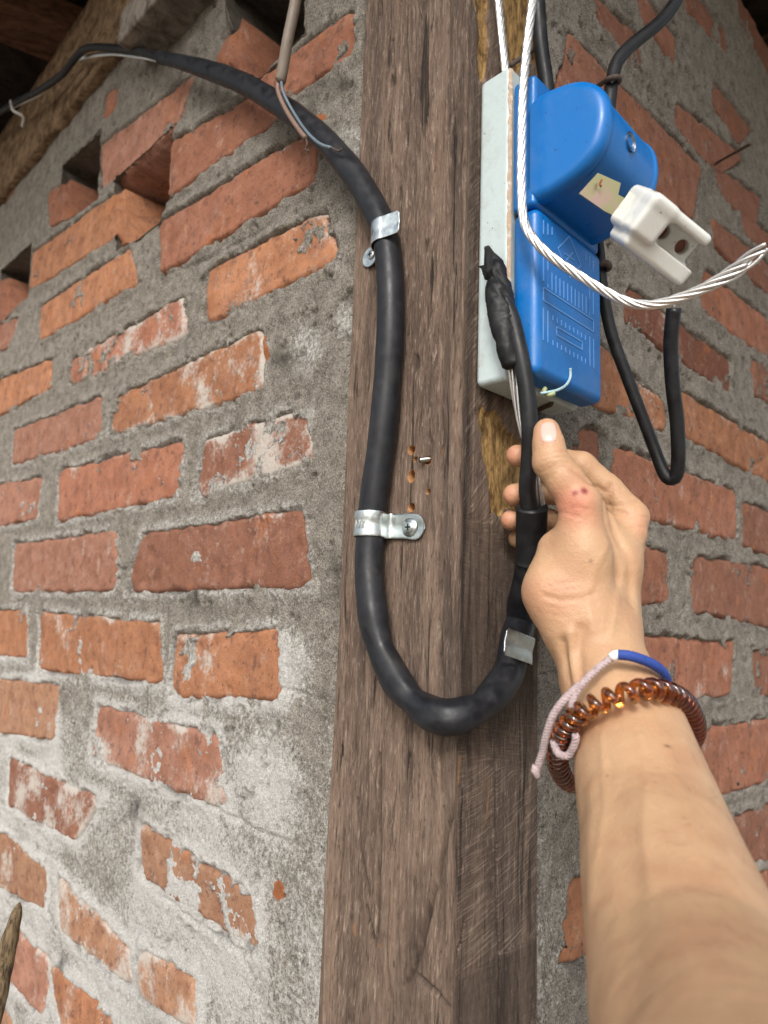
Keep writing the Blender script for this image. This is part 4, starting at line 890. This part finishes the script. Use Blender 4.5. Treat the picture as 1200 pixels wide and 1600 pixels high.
# black wires on the right wall
b1 = tube("black_wire", spline([P(838, -80, .585), P(840, 0, .58), P(845, 70, .575), P(852, 120, .57), P(856, 160, .566)], 0.006), 0.0062, WIREBLK, sides=14)
tag(b1, "black insulated wire running down behind the top of the blue box", "wire")
b2 = tube("black_wire", spline([P(1085, -60, .63), P(1057, 0, .625), P(1030, 35, .62), P(985, 72, .612), P(965, 95, .608), P(958, 118, .605), P(953, 150, .60), P(948, 200, .60)], 0.005), 0.0058, WIREBLK, sides=14)
tag(b2, "black wire bending from the upper right corner behind the blue cap", "wire")
b3 = thing("black_wire", P(1045, 740, .60), "black wire hanging in a narrow loop right of the hand, its end cut off", "wire")
lp = spline([P(930, 350, .585), P(936, 400, .585), P(941, 450, .585), P(955, 520, .585), P(980, 590, .583), P(1005, 655, .58), P(1022, 700, .578), P(1034, 732, .575), P(1042, 746, .572), P(1050, 749, .57), P(1057, 742, .567), P(1060, 715, .562), P(1058, 660, .556), P(1051, 600, .55), P(1048, 540, .545), P(1051, 500, .54), P(1053, 482, .538)], 0.004)
tt = np.linspace(0, 1, len(lp))
tube("insulation", lp, 0.0050 + 0.0007 * ss(.5, .7, tt), WIREBLK, b3, sides=16)
for dx, dy in ((0, -24), (-3, -20), (3, -21)): tube("cut_strand", np.array([P(1053, 486, .538), P(1053 + dx * .5, 474, .538), P(1053 + dx, 484 + dy, .538)]), 0.0006, ALU, b3, sides=6)
# hooks and nails
h1 = tube("wire_hook", spline([fR(925, 140, 0.0), fR(936, 133, .03), P(950, 124, .595), P(963, 120, .592), P(968, 124, .596), P(964, 130, .61), P(957, 133, .62)], 0.003), 0.0024, RUST, sides=10)
tag(h1, "bent nail hook round the black wire above the blue cap", "hook")
h2 = tube("wire_hook", spline([fR(925, 418, 0.0), P(930, 414, .585), P(944, 411, .575), P(951, 414, .575), P(951, 419, .582), P(944, 421, .592), P(938, 420, .60)], 0.003), 0.0028, RUST, sides=10)
tag(h2, "bent nail hook round the loop of black wire beside the blue box", "hook")
h3 = tube("nail", spline([fR(1120, 256, -.004), fR(1121, 254, .006), fR(1150, 238, .03) * 0.5 + P(1150, 237, .70) * 0.5, P(1172, 225, .67)], 0.004), 0.0018, RUST, sides=8)
tag(h3, "thin rusty nail sticking out of the right wall at upper right", "nail")
h4 = tube("nail", spline([fR(842, 70, 0.0) + nR * 0.0, P(835, 76, .585), P(812, 92, .57), P(797, 103, .56)], 0.004), 0.0022, RUST, sides=8)
tag(h4, "dark rusty nail lying across the post between the two bare conductors", "nail")
h5 = tube("nail", spline([P(833, 645, .57), P(850, 636, .555), P(860, 632, .547), P(861, 626, .545)], 0.002), 0.0022, RUST, sides=8)
tag(h5, "dull metal nail just under the blue box above the thumb", "nail")
# broken stick at lower left
stv = spline([P(-60, 1720, .50), P(-10, 1590, .52), P(8, 1500, .535), P(20, 1450, .54), P(31, 1410, .545)], 0.004); n = len(stv)
stk = tube("broken_stick", stv, np.interp(np.linspace(0, 1, n), [0, .80, .93, 1], [.0070, .0064, .0042, .0008]), mat_beam("dry_stick", (0.06, 0.042, 0.028), (0.30, 0.215, 0.12), (40, 40, 8)), sides=14, rfun=lambda s, th: 1 + 0.22 * fbm(s * 9, np.cos(th) * 2 + np.sin(th), 141, 3))
tag(stk, "broken brown stick standing in front of the wall at bottom left", "stick")

# ------------------------------------------------------------------ person: forearm and gripping hand
GH = 0.00135
prims = []      # (field, a, b, ra, rb, k)
def mm(px, py, d): return P(px, py, d)
def chain(field, pts, k):
    for (a, b) in zip(pts[:-1], pts[1:]): prims.append((field, P(*a[:3]), P(*b[:3]), a[3] / 1000, b[3] / 1000, k / 1000))
AK = [(930, 1000, .447, 25), (948, 1060, .430, 28.8), (973, 1117, .410, 32.2), (987, 1155, .396, 32.8), (1004, 1227, .367, 35.2), (1024, 1300, .338, 36.2), (1041, 1370, .307, 37.2), (1077, 1500, .262, 38.4), (1108, 1600, .230, 39.2), (1250, 1900, .15, 40), (1500, 2400, .09, 42)]
arm4 = spline([np.append(P(*q[:3]), q[3] / 1000) for q in AK], 0.008)
for a_, b_ in zip(arm4[:-1], arm4[1:]): prims.append(('arm', a_[:3], b_[:3], a_[3], b_[3], 1e-5))
prims.append(('arm', P(930, 995, .448), P(948, 1060, .430), .024, .0275, .006))
# back of the hand: four metacarpals fanning to the knuckles
for kx in ((983, 812, .486, 12.5), (978, 852, .512, 12.5), (972, 890, .535, 12), (962, 925, .553, 11)):
    chain('palm', [(935, 985, .452, 21), kx], 12)
chain('palm', [(895, 975, .446, 22), (868, 925, .452, 19.5), (872, 860, .462, 14)], 12)        # thenar
chain('palm', [(915, 970, .442, 19), (912, 870, .447, 15.5), (905, 785, .449, 13.8)], 12)       # first metacarpal
chain('palm', [(955, 880, .468, 18), (925, 800, .470, 11)], 10)                                  # web
chain('thumb', [(905, 785, .449, 13.2), (884, 752, .451, 12.0), (861, 722, .454, 11.6), (857, 695, .457, 10.0), (854, 674, .461, 8.9)], 4)
chain('f1', [(985, 806, .488, 12.0), (948, 765, .492, 10.8), (908, 728, .494, 10.2), (858, 716, .509, 9.2), (808, 712, .500, 8.2)], 3)
chain('f2', [(978, 852, .512, 12), (925, 778, .528, 10.3), (855, 768, .529, 9.5), (803, 773, .506, 8.2)], 3)
chain('f3', [(972, 890, .535, 11.5), (920, 832, .546, 9.8), (855, 812, .540, 9.0), (798, 813, .512, 7.8)], 3)
chain('f4', [(962, 925, .553, 10.5), (915, 878, .556, 8.8), (860, 850, .545, 7.8), (808, 842, .524, 7.0)], 3)
alls = np.array([q for pr in prims for q in (pr[1], pr[2])]); lo = alls.min(0) - 0.05; hi = alls.max(0) + 0.05
# leave out what lies far below the frame
lo[2] = max(lo[2], P(1180, 1760, .2)[2] - 0.10)
dims = np.ceil((hi - lo) / GH).astype(int) + 1
flds = {}
def sm(a, b, k): h_ = np.maximum(k - np.abs(a - b), 0) / k; return np.minimum(a, b) - h_ * h_ * k * 0.25
def stamp(D, a, b, ra, rb, k):
    pad = max(ra, rb) + k + 0.003; l_ = np.minimum(a, b) - pad; h_ = np.maximum(a, b) + pad
    i0 = np.clip(((l_ - lo) / GH).astype(int), 0, dims); i1 = np.clip(((h_ - lo) / GH).astype(int) + 2, 0, dims)
    if np.any(i1 <= i0): return
    g = [(lo[q] + np.arange(i0[q], i1[q]) * GH).astype(np.float32) for q in range(3)]
    X = g[0][:, None, None] - np.float32(a[0]); Y = g[1][None, :, None] - np.float32(a[1]); Zq = g[2][None, None, :] - np.float32(a[2]); e = (b - a).astype(np.float32); L2 = float(e @ e)
    t = np.clip((X * e[0] + Y * e[1] + Zq * e[2]) / L2, 0, 1)
    d = np.sqrt((X - t * e[0]) ** 2 + (Y - t * e[1]) ** 2 + (Zq - t * e[2]) ** 2) - (ra + t * (rb - ra))
    s_ = tuple(slice(i0[q], i1[q]) for q in range(3)); D[s_] = sm(D[s_], d, k)
names = ['arm', 'palm', 'thumb', 'f1', 'f2', 'f3', 'f4']
base_ = np.full(dims, 0.05, np.float32)
for pr in prims:
    if pr[0] in ('arm', 'palm'): stamp(base_, *pr[1:])
fing = np.full(dims, 0.05, np.float32)
for nm in names[3:]:
    t_ = np.full(dims, 0.05, np.float32)
    for pr in prims:
        if pr[0] == nm: stamp(t_, *pr[1:])
    fing = sm(fing, t_, 0.0016)
D = sm(base_, fing, 0.006); del base_, fing
t_ = np.full(dims, 0.05, np.float32)
for pr in prims:
    if pr[0] == 'thumb': stamp(t_, *pr[1:])
D = sm(D, t_, 0.0045); del t_
D[:, :, 0] = 0.02
V, Q = surfnets(D, lo, GH); del D
V = relax(V, Q, 3, 0.5)
bv = BVHTree.FromPolygons([Vector(q) for q in V], [tuple(q) for q in Q])
def vnormals(V, Q):
    fn_ = np.cross(V[Q[:, 2]] - V[Q[:, 0]], V[Q[:, 3]] - V[Q[:, 1]]); N_ = np.zeros_like(V)
    for k in range(4):
        for c in range(3): N_[:, c] += np.bincount(Q[:, k], fn_[:, c], len(V))
    return N_ / (np.linalg.norm(N_, axis=1)[:, None] + 1e-12)
N = vnormals(V, Q); crease = np.zeros(len(V)); disp = np.zeros(len(V))
def groove(pxs, dep, wid, cr=1.0, sign=-1):
    pts = []
    for a_, b_ in zip(pxs[:-1], pxs[1:]):
        for t in np.linspace(0, 1, 8):
            h_, _ = cast(bv, a_[0] + (b_[0] - a_[0]) * t, a_[1] + (b_[1] - a_[1]) * t)
            if h_ is not None: pts.append(h_)
    if len(pts) < 2: return
    pts = np.array(pts); l_ = pts.min(0) - 3 * wid; h_ = pts.max(0) + 3 * wid
    m = np.where(np.all((V > l_) & (V < h_), axis=1))[0]; dm = np.full(len(m), 9.0)
    for a_, b_ in zip(pts[:-1], pts[1:]):
        e = b_ - a_; t = np.clip(((V[m] - a_) @ e) / (e @ e + 1e-12), 0, 1); dm = np.minimum(dm, np.linalg.norm(V[m] - a_ - t[:, None] * e, axis=1))
    g = np.exp(-(dm / wid) ** 2); disp[m] += sign * dep * g
    if sign < 0: crease[m] = np.maximum(crease[m], cr * np.exp(-(dm / (wid * 0.6)) ** 2))
for ys in (708, 716, 724, 731): groove([(842, ys + 6), (860, ys), (880, ys - 3), (888, ys - 2)], 0.0004, 0.0011, 0.5)
groove([(955, 760), (950, 790), (958, 820), (972, 850)], 0.0016, 0.0028, 0.5); groove([(895, 735), (918, 752), (945, 768)], 0.0012, 0.0022, 0.6)
groove([(952, 790), (975, 790), (1000, 780)], 0.0007, 0.0014, 0.4); groove([(955, 797), (980, 802)], 0.0006, 0.0013, 0.4)
groove([(866, 800), (885, 802), (905, 808)], 0.0005, 0.0013, 0.3); groove([(850, 930), (875, 938), (905, 936), (925, 928)], 0.0009, 0.0020, 0.45)
groove([(858, 915), (880, 912)], 0.0006, 0.0016, 0.3); groove([(905, 985), (902, 1020), (905, 1060)], 0.0024, 0.0045, 0.25); groove([(880, 1005), (886, 1040), (893, 1075)], 0.0020, 0.004, 0.2)
groove([(893, 990), (893, 1030), (898, 1075)], 0.0022, 0.0040, 0, 1); groove([(960, 830), (985, 880), (985, 940)], 0.0014, 0.004, 0.2)
groove([(930, 960), (945, 1020)], 0.0010, 0.006, 0, 1); groove([(905, 775), (912, 785)], 0.0012, 0.007, 0, 1); groove([(1002, 815), (1008, 835)], 0.0015, 0.006, 0, 1)
for vn in ([(925, 985), (918, 940), (930, 890), (950, 850)], [(955, 1000), (965, 940), (975, 890)], [(1000, 1150), (1012, 1220), (1005, 1300), (1015, 1390)], [(1045, 1170), (1070, 1250), (1090, 1340)], [(940, 1150), (945, 1250), (935, 1340)]): groove(vn, 0.0006, 0.0026, 0, 1)
for cx_, cy_ in ((905, 792), (1000, 806), (992, 822)): groove([(cx_ - 14, cy_ + 3), (cx_, cy_), (cx_ + 13, cy_ + 3)], 0.0004, 0.0009, 0.35)
for cy_ in (905, 918, 946, 958): groove([(852, cy_), (875, cy_ + 5), (905, cy_ + 2)], 0.00025, 0.0009, 0.25)
groove([(965, 1240), (985, 1400), (990, 1560)], 0.0015, 0.008, 0.0, -1); groove([(925, 1230), (925, 1400)], 0.0012, 0.006, 0, 1)
disp += 0.00025 * fbm(V[:, 0] * 160 + V[:, 1] * 60, V[:, 2] * 160 - V[:, 1] * 90, 151, 4)
V = V + N * disp[:, None]
def spot(px, py, r, pw=2):
    h_, _ = cast(bv, px, py)
    return np.zeros(len(V)) if h_ is None else np.exp(-(np.linalg.norm(V - h_, axis=1) / r) ** pw)
red = np.clip(0.75 * spot(905, 790, 0.013) + 0.45 * spot(875, 790, 0.012) + 0.35 * spot(1000, 820, 0.010) + 0.6 * spot(798, 712, 0.010) + 0.6 * spot(795, 774, 0.010) + 0.6 * spot(792, 812, 0.009) + 0.35 * spot(855, 670, 0.012) + 0.25 * spot(850, 940, 0.02), 0, 1)
scab = np.clip(spot(899, 771, 0.0021, 4) + 0.5 * spot(905, 770, 0.0012, 4) + spot(912, 768, 0.0026, 4), 0, 1)
mole = np.clip(0.8 * spot(1043, 1167, 0.0016, 4) + 0.55 * spot(923, 877, 0.0014, 3) + 0.5 * spot(1075, 1290, 0.0011, 4) + 0.5 * spot(950, 1213, 0.0010, 4), 0, 1)
person = obj("person", V, Q, SKIN, attrs=dict(crease=crease, red=red, scab=scab, mole=mole))
tag(person, "bare forearm and hand reaching in from lower right, gripping the black cable with thumb up", "person")
# short fine hairs on the forearm
hv, hf = [], []; rs_ = np.random.RandomState(8); N = vnormals(V, Q)
cand = np.where((V[:, 2] < P(985, 1150, .396)[2]) & (N @ F < 0.35) & (N @ R > -0.15))[0]
axis_ = P(984, 1130, .405) - P(1085, 1500, .262); axis_ /= np.linalg.norm(axis_)
for i in rs_.choice(cand, 1100):
    d_ = axis_ * -0.2 + np.cross(N[i], axis_) * (0.9 + 0.5 * rs_.randn()) + 0.25 * N[i] + axis_ * 0.5 * rs_.randn(); d_ /= np.linalg.norm(d_)
    L_ = rs_.uniform(0.003, 0.007); p0_ = V[i]; p1_ = p0_ + d_ * L_ * 0.5 + N[i] * 0.0008; p2_ = p0_ + d_ * L_ + N[i] * 0.0006; w_ = np.cross(d_, ray(1000, 1200)); w_ = w_ / np.linalg.norm(w_) * 0.00003; o_ = len(hv)
    hv += [p0_ - w_, p0_ + w_, p1_ + w_, p1_ - w_, p2_]; hf += [(o_, o_ + 1, o_ + 2, o_ + 3), (o_ + 3, o_ + 2, o_ + 4)]
tag(obj("arm_hair", hv, hf, M("fine_dark_hair", 0.5, (0.05, 0.03, 0.02)).m, person), kind="stuff")
# thumb nail
NAIL = M("nail", 0.32, (0.66, 0.40, 0.34)); NAIL.b.inputs['Subsurface Weight'].default_value = 0.1; NAIL = NAIL.m
bv = BVHTree.FromPolygons([Vector(q) for q in V], [tuple(q) for q in Q])
def nail(name, cx, cy, hx, hy, tilt, n=17):
    g = []; ct, st_ = math.cos(tilt), math.sin(tilt)
    for i in range(n):
        for j in range(n):
            a_ = -1 + 2 * i / (n - 1); b_ = -1 + 2 * j / (n - 1)
            sx = a_ * math.sqrt(max(0, 1 - 0.45 * b_ * b_)); sy = b_ * math.sqrt(max(0, 1 - 0.35 * a_ * a_))
            X_ = sx * hx; Y_ = sy * hy; h_, n_ = cast(bv, cx + X_ * ct - Y_ * st_, cy + X_ * st_ + Y_ * ct)
            if h_ is None: return
            ed = max(abs(a_), abs(b_)); g.append(h_ + n_ * (0.0006 - 0.0009 * max(0, ed - 0.82) / 0.18))
    g = np.array(g); o = obj(name, g, gridfaces(n, n)[:, ::-1], NAIL, person); return o
nail("thumb_nail", 857, 676, 14, 17.5, math.radians(-6))

# ------------------------------------------------------------------ worn on the wrist
AMB = M("amber_plastic", 0.06, (0.50, 0.18, 0.03)); AMB.b.inputs['Transmission Weight'].default_value = 1.0; AMB.b.inputs['IOR'].default_value = 1.5; AMB.b.inputs['Coat Weight'].default_value = 0.4; AMB = AMB.m
ringp = [P(1086, 1130, .414), P(1072, 1100, .396), P(1046, 1083, .381), P(1015, 1077, .371), P(980, 1083, .366), P(945, 1094, .368), P(910, 1112, .374), P(884, 1138, .384), P(872, 1168, .397), P(874, 1200, .414), P(892, 1222, .432), P(940, 1222, .452), P(1000, 1205, .456), P(1055, 1180, .448), P(1082, 1155, .43)]
rp_ = spline(ringp, 0.0006, closed=True); n = len(rp_); T, Nn, Bb = frames(rp_, True)
px_ = np.array([topx(q)[0] for q in rp_]); front = np.array([depth(q) < .40 for q in rp_])
rate = np.where(front & (px_ > 905) & (px_ < 1058), 1 / 0.0088, 1 / 0.0056); rate = np.convolve(np.concatenate([rate[-20:], rate, rate[:20]]), np.ones(41) / 41, 'valid')
seg = np.linalg.norm(np.diff(rp_, axis=0, append=rp_[:1]), axis=1); ph = np.cumsum(seg * rate); ph *= round(ph[-1]) / ph[-1]; 
m = n * 6; ti = np.linspace(0, n, m, endpoint=False); i0 = ti.astype(int) % n; fr_ = (ti % 1)[:, None]; i1 = (i0 + 1) % n
cen = rp_[i0] * (1 - fr_) + rp_[i1] * fr_; NN = Nn[i0]; BB = Bb[i0]; phn = np.concatenate([[0], ph])[np.minimum(ti.astype(int), n)]; phn = phn + (np.concatenate([[0], ph])[np.minimum(ti.astype(int) + 1, n)] - phn) * fr_[:, 0]
hel = cen + 0.0042 * (np.cos(2 * np.pi * phn)[:, None] * NN + np.sin(2 * np.pi * phn)[:, None] * BB)
hel = hel[::2]
ht = tube("hair_tie", hel, 0.0024, AMB, sides=9, closed=True)
tag(ht, "amber brown spiral hair tie worn round the wrist", "hair tie")
CORD = mat_paint("faded_pink_cord", (0.42, 0.33, 0.33), (0.22, 0.16, 0.17), 0.9, 300, 0.9, 0.8); CORDB = mat_paint("blue_cord", (0.02, 0.055, 0.27), (0.012, 0.03, 0.16), 0.75, 400, 0.8, 0.6); CORDW = mat_paint("white_thread", (0.72, 0.70, 0.68), (0.5, 0.48, 0.46), 0.9, 300)
br = thing("string_bracelet", P(960, 1025, .40), "string bracelet of blue cord and faded pink twisted thread worn above the hair tie", "bracelet")
tube("blue_cord", spline([P(966, 1023, .393), P(985, 1025, .391), P(1012, 1034, .393), P(1033, 1047, .397), P(1043, 1062, .402), P(1047, 1078, .41)], 0.001), 0.0030, CORDB, br, sides=14, rfun=lambda s, th: (1 - 0.35 * ss(.4, 1, s)) * (1 + 0.04 * np.sin(s * 160 + th)))
tube("white_whipping", spline([P(955, 1028, .394), P(961, 1024, .3935), P(969, 1023, .393)], 0.001), [0.0025, 0.0031, 0.0033, 0.0032, 0.0030][:len(spline([P(955, 1028, .394), P(961, 1024, .3935), P(969, 1023, .393)], 0.001))] if False else 0.0029, CORDW, br, sides=12)
def twist(name, pts, r, pitch=0.007):
    cen = spline(pts, 0.0006); T, N_, B_ = frames(cen); L = np.concatenate([[0], np.cumsum(np.linalg.norm(np.diff(cen, axis=0), axis=1))])
    vs, fs = [], []
    for i in range(3):
        a_ = 2 * np.pi * (i / 3 + L / pitch); v_, f_ = tubevf(cen + r * 0.5 * (np.cos(a_)[:, None] * N_ + np.sin(a_)[:, None] * B_), r * 0.56, 7); o = len(vs); vs.extend(v_); fs.extend(tuple(q + o for q in f) for f in f_)
    return obj(name, vs, fs, CORD, br)
twist("pink_thread", [P(956, 1028, .394), P(935, 1044, .392), P(912, 1066, .389), P(898, 1086, .386), P(893, 1108, .381)], 0.0022)
twist("pink_thread", [P(905, 1072, .388), P(885, 1090, .386), P(866, 1115, .388), P(855, 1145, .392), P(848, 1175, .398), P(841, 1196, .402), P(838, 1203, .403)], 0.0024, 0.006)
twist("pink_thread", [P(862, 1140, .402), P(866, 1162, .388), P(873, 1178, .384), P(888, 1180, .383), P(898, 1162, .378), P(900, 1148, .376)], 0.0022)
tube("tassel_knot", np.array([P(838, 1196, .402), P(836, 1204, .402), P(840, 1213, .402), P(842, 1217, .402)]), [0.0024, 0.0026, 0.0018, 0.0010], CORD, br, sides=10)
